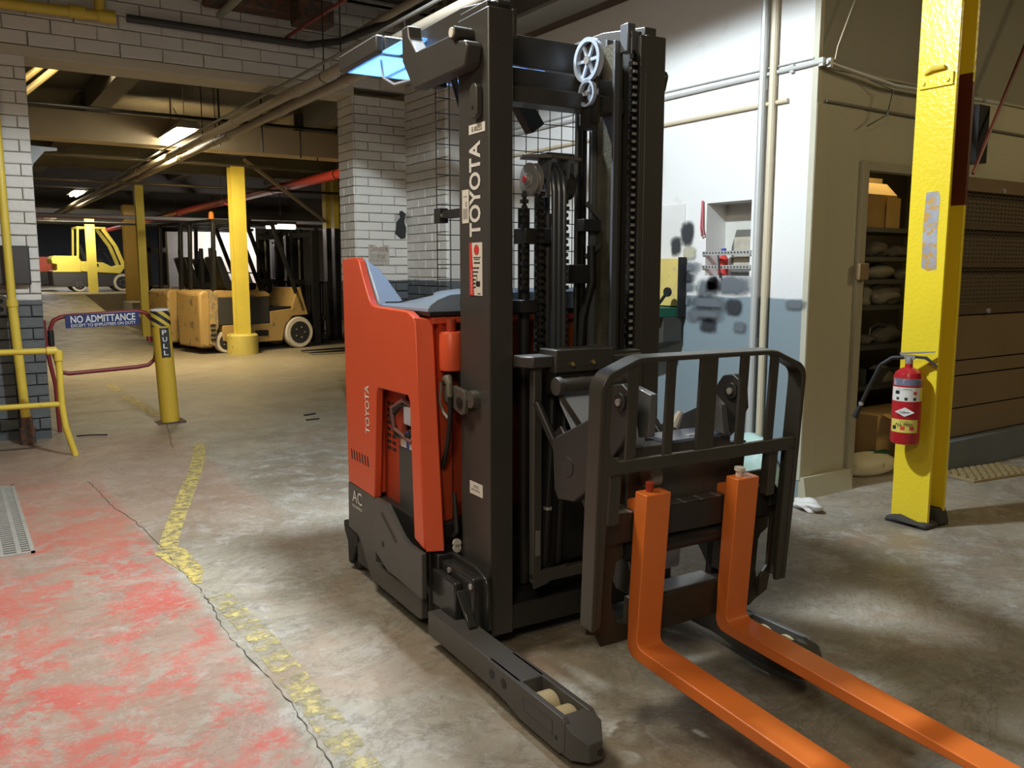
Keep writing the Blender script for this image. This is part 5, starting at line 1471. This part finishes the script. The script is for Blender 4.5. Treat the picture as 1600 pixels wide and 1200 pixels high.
cn = obj('reservoir', MB().lathe([(0.045, 0), (0.048, 0.01), (0.048, 0.145), (0.042, 0.155)], (-0.425, 0.285, 1.10), 'z', 20), ORANGE, T, label='orange cylindrical reservoir')
obj('filler_neck', MB().lathe([(0.020, 0.155), (0.020, 0.205)], (-0.425, 0.285, 1.10), 'z', 14), DRED, cn)
# inner recess: vents, battery side, cables
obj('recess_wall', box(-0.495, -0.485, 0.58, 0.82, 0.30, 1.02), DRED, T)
vt = MB()
for k in range(8):
    z = 0.90 - 0.029 * k
    vt.box(-0.4962, -0.4952, 0.745, 0.785, z, z + 0.014).box(-0.4962, -0.4952, 0.690, 0.730, z, z + 0.014)
obj('vent_slots', vt, BLKP, T)
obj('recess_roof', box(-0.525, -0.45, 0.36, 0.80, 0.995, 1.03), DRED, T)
obj('battery_case', box(-0.515, 0.40, 0.37, 0.62, 0.20, 0.745), mat('battery_case_grey', (0.055, 0.056, 0.052), 0.5), T, 0.006)
obj('battery_label', box(-0.5172, -0.5152, 0.40, 0.50, 0.745, 0.83).box(-0.5172, -0.5152, 0.53, 0.59, 0.745, 0.80), STICK, T)
obj('battery_label', box(-0.5176, -0.5154, 0.50, 0.53, 0.745, 0.82), BLUEP, T)
obj('battery_cable', MB().tube([(-0.50, 0.44, 0.95), (-0.53, 0.56, 0.93), (-0.54, 0.63, 0.87), (-0.53, 0.60, 0.79), (-0.52, 0.50, 0.80), (-0.50, 0.42, 0.88)], 0.013, 8), BLACK, T)
obj('battery_cable', MB().tube([(-0.50, 0.40, 0.92), (-0.535, 0.52, 0.955), (-0.545, 0.615, 0.91), (-0.54, 0.60, 0.82), (-0.52, 0.47, 0.78)], 0.010, 8), mat('brown_cable', (0.16, 0.07, 0.06), 0.4), T)
obj('cable_connector', MB().box(-0.53, -0.50, 0.46, 0.53, 0.85, 0.93), mat('connector_grey', (0.42, 0.42, 0.48), 0.5), T, 0.006)

# operator pads and covers behind the mast
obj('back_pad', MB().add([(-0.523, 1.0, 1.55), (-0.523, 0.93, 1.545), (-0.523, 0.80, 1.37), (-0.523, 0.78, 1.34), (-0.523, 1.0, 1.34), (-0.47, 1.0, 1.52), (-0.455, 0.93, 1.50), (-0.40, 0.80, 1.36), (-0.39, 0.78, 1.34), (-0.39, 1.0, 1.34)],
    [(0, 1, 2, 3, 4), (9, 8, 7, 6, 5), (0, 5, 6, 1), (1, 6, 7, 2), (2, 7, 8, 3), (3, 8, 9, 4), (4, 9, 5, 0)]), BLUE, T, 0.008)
YS = [0.83, 0.80, 0.70, 0.58, 0.48, 0.40, 0.34, 0.30]
ZT = [1.348, 1.362, 1.366, 1.380, 1.402, 1.420, 1.422, 1.405]
XS = [(-0.517, 0.0), (-0.505, 0.25), (-0.47, 0.62), (-0.42, 0.9), (-0.34, 1.0), (0.42, 1.0)]
vs_, fs_ = [], []
for (x, k) in XS:
    for y, z in zip(YS, ZT):
        vs_.append((x, y, 1.345 + (z - 1.345) * k))
    for y in reversed(YS):
        vs_.append((x, y, 1.334))
nn_ = 2 * len(YS)
for i in range(len(XS) - 1):
    for k in range(nn_):
        fs_.append((i * nn_ + k, i * nn_ + (k + 1) % nn_, (i + 1) * nn_ + (k + 1) % nn_, (i + 1) * nn_ + k))
fs_ += [tuple(range(nn_)), tuple((len(XS) - 1) * nn_ + k for k in range(nn_))]
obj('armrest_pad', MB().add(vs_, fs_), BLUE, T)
obj('pad_piping', MB().tube([(-0.49, 0.80, 1.355), (-0.485, 0.65, 1.361), (-0.475, 0.50, 1.381), (-0.465, 0.36, 1.402)], 0.003, 6), BLACK, T)
obj('cover_edge', box(-0.515, 0.42, 0.29, 0.60, 1.318, 1.334), DARK, T)

# lower body: skirt, bracket plate, frame, caster
SK = [(1.135, 0.475), (1.145, 0.245), (1.02, 0.235), (0.985, 0.215), (0.862, 0.065), (0.35, 0.062), (0.31, 0.07), (0.31, 0.165), (0.35, 0.165), (0.805, 0.16), (0.805, 0.472)]
sk = obj('skirt', MB().prism(SK, 'x', -0.56, -0.53), SKIRT, T, 0.004)
text('skirt_lettering', 'AC', WHITE, sk, (-0.5615, 1.075, 0.392), (0, -1, 0), (0, 0, 1), 0.060, 0.125, 0.008)
text('skirt_lettering', 'POWERED', WHITE, sk, (-0.5615, 1.075, 0.365), (0, -1, 0), (0, 0, 1), 0.014, 0.125, 0.01)
br_ = obj('bracket_plate', MB().prism([(0.775, 0.455), (0.729, 0.491), (0.60, 0.492), (0.44, 0.392), (0.38, 0.375), (0.249, 0.372), (0.249, 0.18), (0.35, 0.183), (0.52, 0.190), (0.60, 0.188), (0.755, 0.245)], 'x', -0.585, -0.562), SKIRT, T, 0.004)
obj('slot', MB().bar((-0.586, 0.655, 0.440), (-0.586, 0.50, 0.352), 0.003, 0.014), BLKP, br_)
obj('round_hole', MB().lathe([(0.014, -0.002), (0.014, 0.0)], (-0.585, 0.650, 0.300), 'x', 16), BLKP, br_)
obj('chassis_frame', MB().box(-0.53, 0.46, 0.30, 1.12, 0.065, 0.47), DARK, T, 0.01)
obj('chassis_frame', MB().box(-0.52, 0.43, 0.235, 0.31, 0.065, 0.36), DARK, T, 0.006)
cs = obj('caster_fork', MB().prism([(1.30, 0.225), (1.06, 0.235), (1.06, 0.19), (1.13, 0.14), (1.20, 0.03), (1.24, 0.03), (1.25, 0.14), (1.29, 0.18)], 'x', -0.53, -0.51).box(-0.53, -0.43, 1.10, 1.30, 0.20, 0.235), BLACK, T, 0.006)
obj('caster_wheel', MB().lathe([(0.03, -0.035), (0.07, -0.035), (0.075, -0.025), (0.075, 0.025), (0.07, 0.035), (0.03, 0.035)], (-0.47, 1.20, 0.075), 'x', 26), BLACK, T)
obj('drive_wheel', MB().lathe([(0.09, -0.06), (0.15, -0.06), (0.155, -0.05), (0.155, 0.05), (0.15, 0.06), (0.09, 0.06)], (0.2, 0.95, 0.155), 'x', 30), TAN, T)
obj('tail_cap', box(-0.53, 0.46, 1.12, 1.16, 0.24, 0.48), SKIRT, T, 0.01)

# straddle legs with twin load wheels
for sgn, xa in ((-1, -0.585), (1, 0.410)):
    xb = xa + 0.108
    lg = obj('straddle_leg', MB().prism([(0.20, 0.152), (0.20, 0.055), (-0.30, 0.05), (-0.44, 0.05), (-0.49, 0.05), (-0.49, 0.152)], 'x', xa, xb), SKIRT, T, 0.006)
    for (a, b) in ((xa, xa + 0.016), (xb - 0.016, xb)):
        obj('wheel_cheek', MB().prism([(-0.485, 0.152), (-0.29, 0.152), (-0.29, 0.062), (-0.42, 0.050), (-0.50, 0.032), (-0.74, 0.030), (-0.765, 0.05), (-0.765, 0.140), (-0.75, 0.152)], 'x', a - (0.006 if a == xa else 0), b + (0.006 if a != xa else 0)), SKIRT, lg, 0.003)
    # pointed nose
    obj('leg_nose', MB().add([(xa - 0.004, -0.735, 0.152), (xb + 0.004, -0.735, 0.152), (xb + 0.002, -0.795, 0.135), (xb - 0.03, -0.845, 0.100), (xa + 0.03, -0.845, 0.100), (xa - 0.002, -0.795, 0.125),
                              (xa - 0.004, -0.735, 0.032), (xb + 0.004, -0.735, 0.032), (xb + 0.002, -0.795, 0.034), (xb - 0.03, -0.845, 0.042), (xa + 0.03, -0.845, 0.042), (xa - 0.002, -0.795, 0.034)],
                             [(0, 1, 2), (0, 2, 3, 4), (0, 4, 5), (11, 10, 9, 8, 7, 6), (0, 6, 7, 1), (1, 7, 8, 2), (2, 8, 9, 3), (3, 9, 10, 4), (4, 10, 11, 5), (5, 11, 6, 0)]), SKIRT, lg, 0.003)
    for y in (-0.565, -0.675):
        obj('load_wheel', MB().lathe([(0.02, -0.036), (0.049, -0.036), (0.053, -0.030), (0.053, 0.030), (0.049, 0.036), (0.02, 0.036)], ((xa + xb) / 2, y, 0.083), 'x', 28), TAN, lg)
    if sgn == -1:
        for y in (-0.325, -0.405):
            obj('plug', MB().lathe([(0.018, -0.001), (0.018, 0.002), (0.012, 0.004), (0.012, -0.0015)], (xa - 0.006, y, 0.112), 'x', 18), BLKP, lg)
        obj('maker_outline', MB().box(xa - 0.0075, xa - 0.0065, -0.70, -0.53, 0.119, 0.121).box(xa - 0.0075, xa - 0.0065, -0.70, -0.53, 0.073, 0.075).box(xa - 0.0075, xa - 0.0065, -0.70, -0.698, 0.073, 0.121).box(xa - 0.0075, xa - 0.0065, -0.532, -0.53, 0.073, 0.121), mat('faint_line', (0.09, 0.088, 0.085), 0.4), lg)
        obj('nose_hole', MB().lathe([(0.011, -0.001), (0.011, 0.002)], (xa + 0.07, -0.8465, 0.066), 'y', 14), BLKP, lg)
        obj('nose_hole', MB().lathe([(0.007, -0.001), (0.007, 0.001)], (xa - 0.0065, -0.72, 0.075), 'x', 12), BLKP, lg)
# mounting plates and weld gusset above the near leg
mp = obj('leg_mount', MB().box(-0.50, -0.412, -0.02, 0.30, 0.13, 0.335), mat('gloss_dark_paint', (0.028, 0.028, 0.028), 0.22), T, 0.01)
obj('mount_plate', MB().prism([(0.33, 0.355), (0.05, 0.36), (-0.035, 0.335), (-0.055, 0.30), (-0.055, 0.13), (0.33, 0.13)], 'x', -0.455, -0.435), MATS['gloss_dark_paint'], mp, 0.006)
obj('mount_block', box(-0.535, -0.50, 0.06, 0.26, 0.15, 0.300), MATS['gloss_dark_paint'], mp, 0.008)
obj('weld_gusset', MB().bar((-0.512, 0.055, 0.27), (-0.512, -0.045, 0.155), 0.035, 0.014), mat('shiny_weld_paint', (0.05, 0.05, 0.045), 0.12, 0.4), mp, 0.004)
obj('leg_mount', MB().box(0.42, 0.50, -0.02, 0.30, 0.13, 0.335), MATS['gloss_dark_paint'], T, 0.01)
for (y, z) in ((0.30, 0.30), (0.20, 0.345), (0.02, 0.335)):
    obj('mount_bolt', MB().lathe([(0.012, -0.006), (0.012, 0.0)], (-0.50, y - 0.03, z - 0.03), 'x', 8), STEEL, mp)

# tilt link beside the mast, power connector and lead
lk = obj('tilt_link', MB().prism([(0.40, 1.03), (0.22, 1.045), (0.135, 1.035), (0.12, 1.0), (0.13, 0.945), (0.16, 0.935), (0.26, 0.965), (0.40, 0.99)], 'x', -0.45, -0.43), mat('link_paint', (0.075, 0.072, 0.06), 0.4), T, 0.004)
obj('link_boss', MB().lathe([(0.034, -0.03), (0.034, 0.0)], (-0.41, 0.105, 1.005), 'x', 22), MATS['link_paint'], lk)
obj('link_pin', MB().lathe([(0.022, -0.006), (0.022, 0.0)], (-0.45, 0.165, 0.985), 'x', 18).lathe([(0.008, -0.008), (0.008, 0.0)], (-0.451, 0.165, 0.985), 'x', 10), BLACK, lk)
ct = obj('power_connector', MB().tube([(-0.44, 0.30, 1.06), (-0.455, 0.255, 1.07), (-0.46, 0.235, 1.05), (-0.46, 0.23, 1.0)], [0.020, 0.018, 0.014, 0.013], 12), mat('khaki_rubber', (0.12, 0.11, 0.075), 0.5), T)
obj('lead', MB().tube([(-0.46, 0.23, 1.0), (-0.46, 0.23, 0.93), (-0.46, 0.25, 0.82), (-0.46, 0.30, 0.70)], 0.010, 8), BLACK, ct)
obj('hose_loop', MB().tube([(-0.46, 0.31, 1.05), (-0.46, 0.32, 0.97), (-0.46, 0.29, 0.93), (-0.46, 0.25, 0.91)], 0.006, 8), STEELB, ct)
for k in range(2):
    obj('cable_tie', MB().lathe([(0.018, 0), (0.018, 0.012)], (-0.43, 0.235, 0.395 - 0.022 * k), 'y', 10), STICK, T)
obj('drain_tube', MB().tube([(-0.43, 0.26, 0.60), (-0.44, 0.22, 0.45), (-0.44, 0.28, 0.40), (-0.46, 0.34, 0.36)], 0.010, 8), BLACK, T)

# reach mechanism frame in front of the mast
fr = obj('carriage_frame', MB().box(-0.262, -0.222, -0.075, -0.04, 0.30, 1.145).box(0.222, 0.262, -0.075, -0.04, 0.30, 1.145).box(-0.262, 0.262, -0.075, -0.04, 0.285, 0.33).box(-0.262, 0.262, -0.075, 0.02, 1.135, 1.165), MAST, T, 0.006)
obj('frame_foot', MB().prism([(-0.262, 0.335), (-0.10, 0.345), (-0.12, 0.325), (-0.20, 0.28), (-0.262, 0.27)], 'y', -0.079, -0.074), MAST, fr)
obj('wear_strip', box(-0.252, -0.232, -0.079, -0.075, 0.40, 0.50), mat('pale_strip', (0.16, 0.155, 0.15), 0.5), fr)
cv = obj('top_cover', MB().box(-0.19, 0.08, -0.115, 0.0, 1.112, 1.200), MAST, T, 0.005)
obj('cover_wing', MB().prism([(-0.31, 0.0), (-0.31, -0.06), (-0.28, -0.10), (-0.19, -0.10), (-0.19, 0.0)], 'z', 1.135, 1.178), MAST, cv, 0.005)
obj('cover_wing', MB().box(0.08, 0.26, -0.06, 0.0, 1.14, 1.178), MAST, cv, 0.004)
for (x, z) in ((-0.115, 1.145), (-0.018, 1.148), (-0.115, 1.085), (-0.07, 1.088)):
    obj('grease_nipple', MB().tube([(x, -0.115, z), (x - 0.006, -0.135, z - 0.004)], [0.010, 0.005], 8), BRASS, cv)
obj('under_cover', box(-0.19, 0.08, -0.10, -0.05, 1.03, 1.112), DARK, T)
cr_ = obj('cross_tube', MB().tube([(-0.205, -0.15, 1.068), (0.13, -0.15, 1.068)], 0.030, 20), MAST, T)
obj('tube_collar', MB().lathe([(0.033, 0), (0.036, 0.01), (0.036, 0.02)], (-0.215, -0.15, 1.068), 'x', 20), MAST, cr_)
obj('tube_end', MB().lathe([(0.045, 0), (0.045, 0.04), (0.03, 0.06)], (0.10, -0.15, 1.068), 'x', 20), MAST, cr_)
obj('lamplit_plate', MB().add([(-0.18, -0.13, 1.035), (0.20, -0.13, 1.035), (0.20, -0.20, 0.70), (-0.06, -0.20, 0.70), (-0.18, -0.14, 1.0),
                                  (-0.18, -0.12, 1.035), (0.20, -0.12, 1.035), (0.20, -0.19, 0.70), (-0.06, -0.19, 0.70), (-0.18, -0.13, 1.0)],
                                 [(0, 1, 2, 3, 4), (9, 8, 7, 6, 5), (0, 5, 6, 1), (1, 6, 7, 2), (2, 7, 8, 3), (3, 8, 9, 4), (4, 9, 5, 0)]), mat('cool_lit_plate', (0.58, 0.65, 0.80), 0.3), T)  # steel plate, its lamp reflection painted in as pale blue
obj('plate_edge', MB().bar((-0.185, -0.14, 1.03), (-0.065, -0.21, 0.82), 0.02, 0.02), MAST, T, 0.003)
obj('back_frame', MB().box(-0.20, 0.22, 0.0, 0.03, 0.33, 1.03), BLACK, T)
# scissor arms (left and right), levers and links
ARM = [(-0.20, 0.885), (-0.215, 0.70), (-0.24, 0.665), (-0.34, 0.68), (-0.42, 0.74), (-0.60, 0.93), (-0.655, 1.02), (-0.645, 1.11), (-0.60, 1.135), (-0.55, 1.125), (-0.46, 1.01)]
for x0, x1 in ((-0.262, -0.235), (0.235, 0.262)):
    sa = obj('scissor_arm', MB().prism(ARM, 'x', x0, x1), mat('arm_paint', (0.036, 0.035, 0.033), 0.42), T, 0.005)
    obj('arm_pin', MB().lathe([(0.030, -0.012), (0.030, 0.0)], (x0, -0.600, 1.075), 'x', 22), DARK, sa, 0.002)
    obj('pin_bolt', MB().lathe([(0.012, -0.018), (0.012, 0.0)], (x0, -0.600, 1.075), 'x', 12), STEEL, sa)
    obj('pivot_boss', MB().lathe([(0.036, -0.003), (0.036, 0.0)], (x0, -0.30, 0.80), 'x', 26), MATS['arm_paint'], sa)
    obj('arm_lower', MB().prism([(-0.16, 0.90), (-0.20, 0.93), (-0.60, 0.55), (-0.63, 0.48), (-0.60, 0.42), (-0.54, 0.42)], 'x', x0 + 0.035 if x0 < 0 else x0 - 0.035, x1 + 0.03 if x0 < 0 else x1 - 0.03), DARK, sa, 0.004)
obj('link_plate', MB().prism([(-0.56, 1.12), (-0.66, 1.10), (-0.65, 0.96), (-0.60, 0.95)], 'x', -0.19, -0.16), mat('bright_link', (0.15, 0.155, 0.16), 0.25, 0.3), T, 0.004)
obj('link_plate', MB().prism([(-0.52, 1.10), (-0.62, 1.03), (-0.64, 0.93), (-0.58, 0.94)], 'x', 0.16, 0.19), MATS['bright_link'], T, 0.004)
obj('reach_crossbar', box(-0.235, 0.235, -0.60, -0.52, 0.70, 0.915), MAST, T, 0.005)
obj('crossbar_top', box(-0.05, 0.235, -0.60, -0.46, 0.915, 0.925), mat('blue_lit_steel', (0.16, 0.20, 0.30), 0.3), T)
obj('reach_cylinder', MB().tube([(-0.11, -0.10, 0.62), (-0.11, -0.50, 0.76)], 0.028, 16), DARK, T)
obj('reach_cylinder', MB().tube([(0.11, -0.10, 0.62), (0.11, -0.50, 0.76)], 0.028, 16), DARK, T)
obj('cylinder_eye', MB().lathe([(0.038, -0.02), (0.038, 0.02)], (-0.15, -0.62, 0.82), 'x', 22), STEELB, T)
obj('cylinder_eye_pin', MB().lathe([(0.020, -0.028), (0.020, 0.0)], (-0.15, -0.62, 0.82), 'x', 16), mat('copper_pin', (0.36, 0.27, 0.21), 0.35, 0.7), T)
obj('shock_strut', MB().tube([(-0.245, -0.07, 1.0), (-0.20, -0.17, 0.80)], 0.018, 12), DARK, T)
obj('strut_pipe', MB().tube([(-0.235, -0.09, 0.93), (-0.20, -0.16, 0.835), (-0.195, -0.17, 0.83), (-0.192, -0.16, 0.85)], 0.006, 8), BRASS, T)
for k, x in enumerate((-0.18, -0.12, 0.02)):
    obj('drive_hose', MB().tube([(x, -0.03, 0.34), (x, -0.05, 0.6), (x + 0.02, -0.04, 0.8), (x + 0.04, -0.02, 1.05)], 0.014, 10), BLACK if k != 2 else mat('dull_red_hose', (0.12, 0.02, 0.015), 0.5), T)
obj('hose_clip', MB().lathe([(0.017, 0), (0.017, 0.012)], (-0.18, -0.05, 0.57), 'z', 12), STEEL, T)

# tilted fork carriage: x across, a forward along the blades, b up the shanks
ct4, st4 = math.cos(R(4)), math.sin(R(4))


def CX(p):
    x, a, b = p
    return Vector((x, -(0.67 + a * ct4 + b * st4), 0.26 - a * st4 + b * ct4))


def cbox(x0, x1, a0, a1, b0, b1):
    return MB(CX).box(x0, x1, a0, a1, b0, b1)


def cpl(pts, a0, a1):
    return MB(CX).prism(pts, 'y', a0, a1)


# load backrest hoop
outer = [(-0.432, 0.10), (-0.440, 0.50), (-0.445, 0.84)] + [(x, b) for x, b in arc(-0.370, 0.87, 0.078, 175, 125, 4)] + [(-0.31, 0.973), (-0.28, 0.976), (0.27, 0.972), (0.30, 0.968)] + \
        [(x, b) for x, b in arc(0.385, 0.86, 0.07, 60, 0, 4)] + [(0.455, 0.80), (0.458, 0.45), (0.455, 0.11)]
inner = [(0.435, 0.11), (0.438, 0.45), (0.436, 0.80)] + [(x, b) for x, b in arc(0.385, 0.855, 0.05, 0, 60, 4)] + [(0.295, 0.952), (0.27, 0.956), (-0.28, 0.960), (-0.31, 0.957)] + \
        [(x, b) for x, b in arc(-0.365, 0.865, 0.060, 125, 175, 4)] + [(-0.427, 0.84), (-0.422, 0.50), (-0.414, 0.10)]
lb = obj('load_backrest', cpl(outer + inner, -0.060, 0.006), RESTP, T, 0.004)
obj('backrest_plate', cpl([(-0.425, 0.11), (-0.395, 0.11), (-0.395, 0.61), (-0.37, 0.612), (0.435, 0.605), (0.435, 0.653), (-0.36, 0.655), (-0.395, 0.68), (-0.405, 0.74), (-0.40, 0.90), (-0.43, 0.90)], -0.012, 0.003), RESTP, lb, 0.003)
obj('backrest_plate', cpl([(0.405, 0.11), (0.436, 0.11), (0.436, 0.62), (0.40, 0.62)], -0.012, 0.003), RESTP, lb, 0.003)
for (xt0, xt1, xb0, xb1) in ((-0.338, -0.303, -0.334, -0.296), (-0.187, -0.153, -0.182, -0.146), (-0.048, 0.026, -0.042, 0.034), (0.134, 0.170, 0.140, 0.176), (0.277, 0.313, 0.283, 0.318)):
    obj('tine', cpl([(xb0, 0.645), (xb1, 0.645), (xt1, 0.962), (xt0, 0.962)], -0.011, 0.002), RESTP, lb, 0.002)
obj('rest_bracket', cpl([(-0.375, 0.44), (-0.335, 0.44), (-0.335, 0.625), (-0.375, 0.625)], -0.05, -0.012), RESTP, lb, 0.003)
obj('rest_bracket', cpl([(0.33, 0.44), (0.37, 0.44), (0.37, 0.625), (0.33, 0.625)], -0.05, -0.012), RESTP, lb, 0.003)
# carriage
cg = obj('upper_fork_bar', cpl([(-0.375, 0.35), (0.445, 0.345), (0.445, 0.44), (0.438, 0.45), (-0.37, 0.452), (-0.375, 0.44)], -0.115, -0.062), DARK, T, 0.004)
nt_ = MB(CX)
for k in range(10):
    x = -0.33 + k * 0.078
    nt_.box(x, x + 0.012, -0.116, -0.061, 0.4515, 0.4535)
obj('fork_notches', nt_, STEEL, cg)
obj('bar_edge', cbox(-0.37, 0.44, -0.112, -0.066, 0.4505, 0.4530), mat('edge_highlight_steel', (0.22, 0.215, 0.20), 0.3, 0.6), cg)  # paler strip paints the highlight along the bar's top edge
obj('carriage_plate', cpl([(-0.375, 0.35), (-0.25, 0.345), (-0.245, 0.29), (-0.275, 0.275), (-0.285, 0.20), (-0.285, 0.14), (-0.26, 0.06), (-0.20, 0.03), (-0.20, -0.02), (-0.32, -0.02), (-0.35, 0.03), (-0.385, 0.04), (-0.385, 0.10), (-0.350, 0.14), (-0.335, 0.18), (-0.335, 0.25), (-0.35, 0.285), (-0.375, 0.29)], -0.115, -0.085), mat('brown_black_steel', (0.040, 0.032, 0.022), 0.45), T, 0.003)
obj('carriage_plate', cpl([(0.27, 0.35), (0.44, 0.35), (0.44, 0.28), (0.405, 0.26), (0.395, 0.24), (0.395, 0.12), (0.405, 0.09), (0.43, 0.08), (0.44, 0.06), (0.44, 0.02), (0.38, -0.02), (0.27, -0.02)], -0.115, -0.085), MATS['brown_black_steel'], T, 0.003)
obj('carriage_plate', cpl([(0.30, 0.44), (0.44, 0.44), (0.44, 0.50), (0.43, 0.505), (0.30, 0.505)], -0.115, -0.10), MATS['brown_black_steel'], T, 0.003)
obj('lower_fork_bar', cpl([(-0.20, 0.0), (0.27, 0.0), (0.27, 0.12), (0.19, 0.130), (-0.20, 0.125)], -0.125, -0.062), MATS['brown_black_steel'], T, 0.004)
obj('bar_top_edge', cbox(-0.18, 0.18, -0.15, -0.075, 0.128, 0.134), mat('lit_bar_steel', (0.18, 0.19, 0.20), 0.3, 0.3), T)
obj('side_shift_cylinder', MB(CX).tube([(-0.24, -0.09, 0.305), (0.26, -0.09, 0.305)], 0.030, 18), DARK, T)
obj('rear_carriage_plate', cbox(-0.30, 0.32, -0.14, -0.12, 0.46, 0.62), MATS['brown_black_steel'], T, 0.003)
obj('rear_carriage_post', cbox(-0.30, -0.26, -0.15, -0.12, 0.0, 0.50), BLACK, T)
obj('rear_carriage_post', cbox(0.20, 0.28, -0.15, -0.12, 0.0, 0.50), BLACK, T)
obj('motor_block', cbox(-0.02, 0.14, -0.30, -0.22, 0.13, 0.24), MATS['cool_lit_plate'], T, 0.008)
hz = MB(CX)
for k in range(6):
    x = -0.09 + 0.022 * k
    hz.tube([(x - 0.015, -0.145, 0.60), (x, -0.148, 0.575), (x + 0.012, -0.145, 0.605), (x + 0.02, -0.15, 0.64)], 0.006, 6)
hz.tube([(-0.12, -0.13, 0.64), (-0.13, -0.13, 0.60), (-0.11, -0.13, 0.578), (0.06, -0.13, 0.60)], 0.007, 8)
obj('coiled_hoses', hz, BLACK, T)
obj('white_pad', MB(CX).prism([(0.045, 0.60), (0.115, 0.605), (0.15, 0.66), (0.06, 0.66)], 'y', -0.16, -0.143), mat('pale_pad', (0.50, 0.55, 0.62), 0.4), T)
obj('slot_plate', cpl([(0.395, 0.44), (0.395, 0.36), (0.425, 0.33), (0.430, 0.14), (0.395, 0.10), (0.395, 0.02), (0.44, 0.04), (0.448, 0.10), (0.448, 0.44)], -0.075, -0.062), MATS['brown_black_steel'], T, 0.002)
for (x, b) in ((-0.36, 0.33), (-0.36, 0.07), (0.415, 0.40), (0.42, 0.055)):
    bl = obj('rest_bolt', MB(CX).tube([(x, -0.10, b), (x, -0.068, b)], 0.013, 8), STEELD, T)
obj('u_bolt_bracket', cbox(0.395, 0.43, -0.085, -0.05, 0.38, 0.425), DARK, T, 0.003)
obj('small_fitting', MB(CX).tube([(0.125, -0.30, 0.645), (0.16, -0.30, 0.70)], [0.025, 0.012], 10), STICK, T)

# forks
for k, (x0, x1, pinm) in enumerate(((-0.238, -0.134, DRED), (0.168, 0.272, STICK))):
    th = 0.045
    prof = [(0.0, 0.525), (0.0, 0.035)] + [(0.028 - 0.028 * math.cos(R(a)), 0.028 - 0.028 * math.sin(R(a)) + 0.0) for a in (20, 45, 70, 90)] + [(1.02, 0.0), (1.06, -0.012), (1.06, -0.020), (0.55, -0.040), (0.03, -0.045)] + \
           [(-0.005 + 0.045 * math.cos(R(a)), 0.0 + 0.045 * math.sin(R(a))) for a in (-110, -140, -170)] + [(-0.05, 0.03), (-0.055, 0.12), (-0.06, 0.45), (-0.058, 0.525)]
    fk = obj('fork', MB(CX).prism([(a, b) for a, b in prof], 'x', x0, x1), FORK, T, 0.004)
    obj('fork_hook', MB(CX).prism([(-0.058, 0.42), (-0.058, 0.50), (-0.10, 0.485), (-0.125, 0.455), (-0.115, 0.453), (-0.062, 0.453)], 'x', x0 + 0.008, x1 - 0.008), FORK, fk, 0.003)
    obj('fork_pin', MB(CX).tube([(x0 + 0.04, -0.035, 0.52), (x0 + 0.04, -0.035, 0.548)], 0.013, 14).tube([(x0 + 0.04, -0.035, 0.545), (x0 + 0.04, -0.035, 0.556)], 0.019 if k else 0.014, 14), pinm, fk, label='grey pin knob' if k else 'red pin knob')
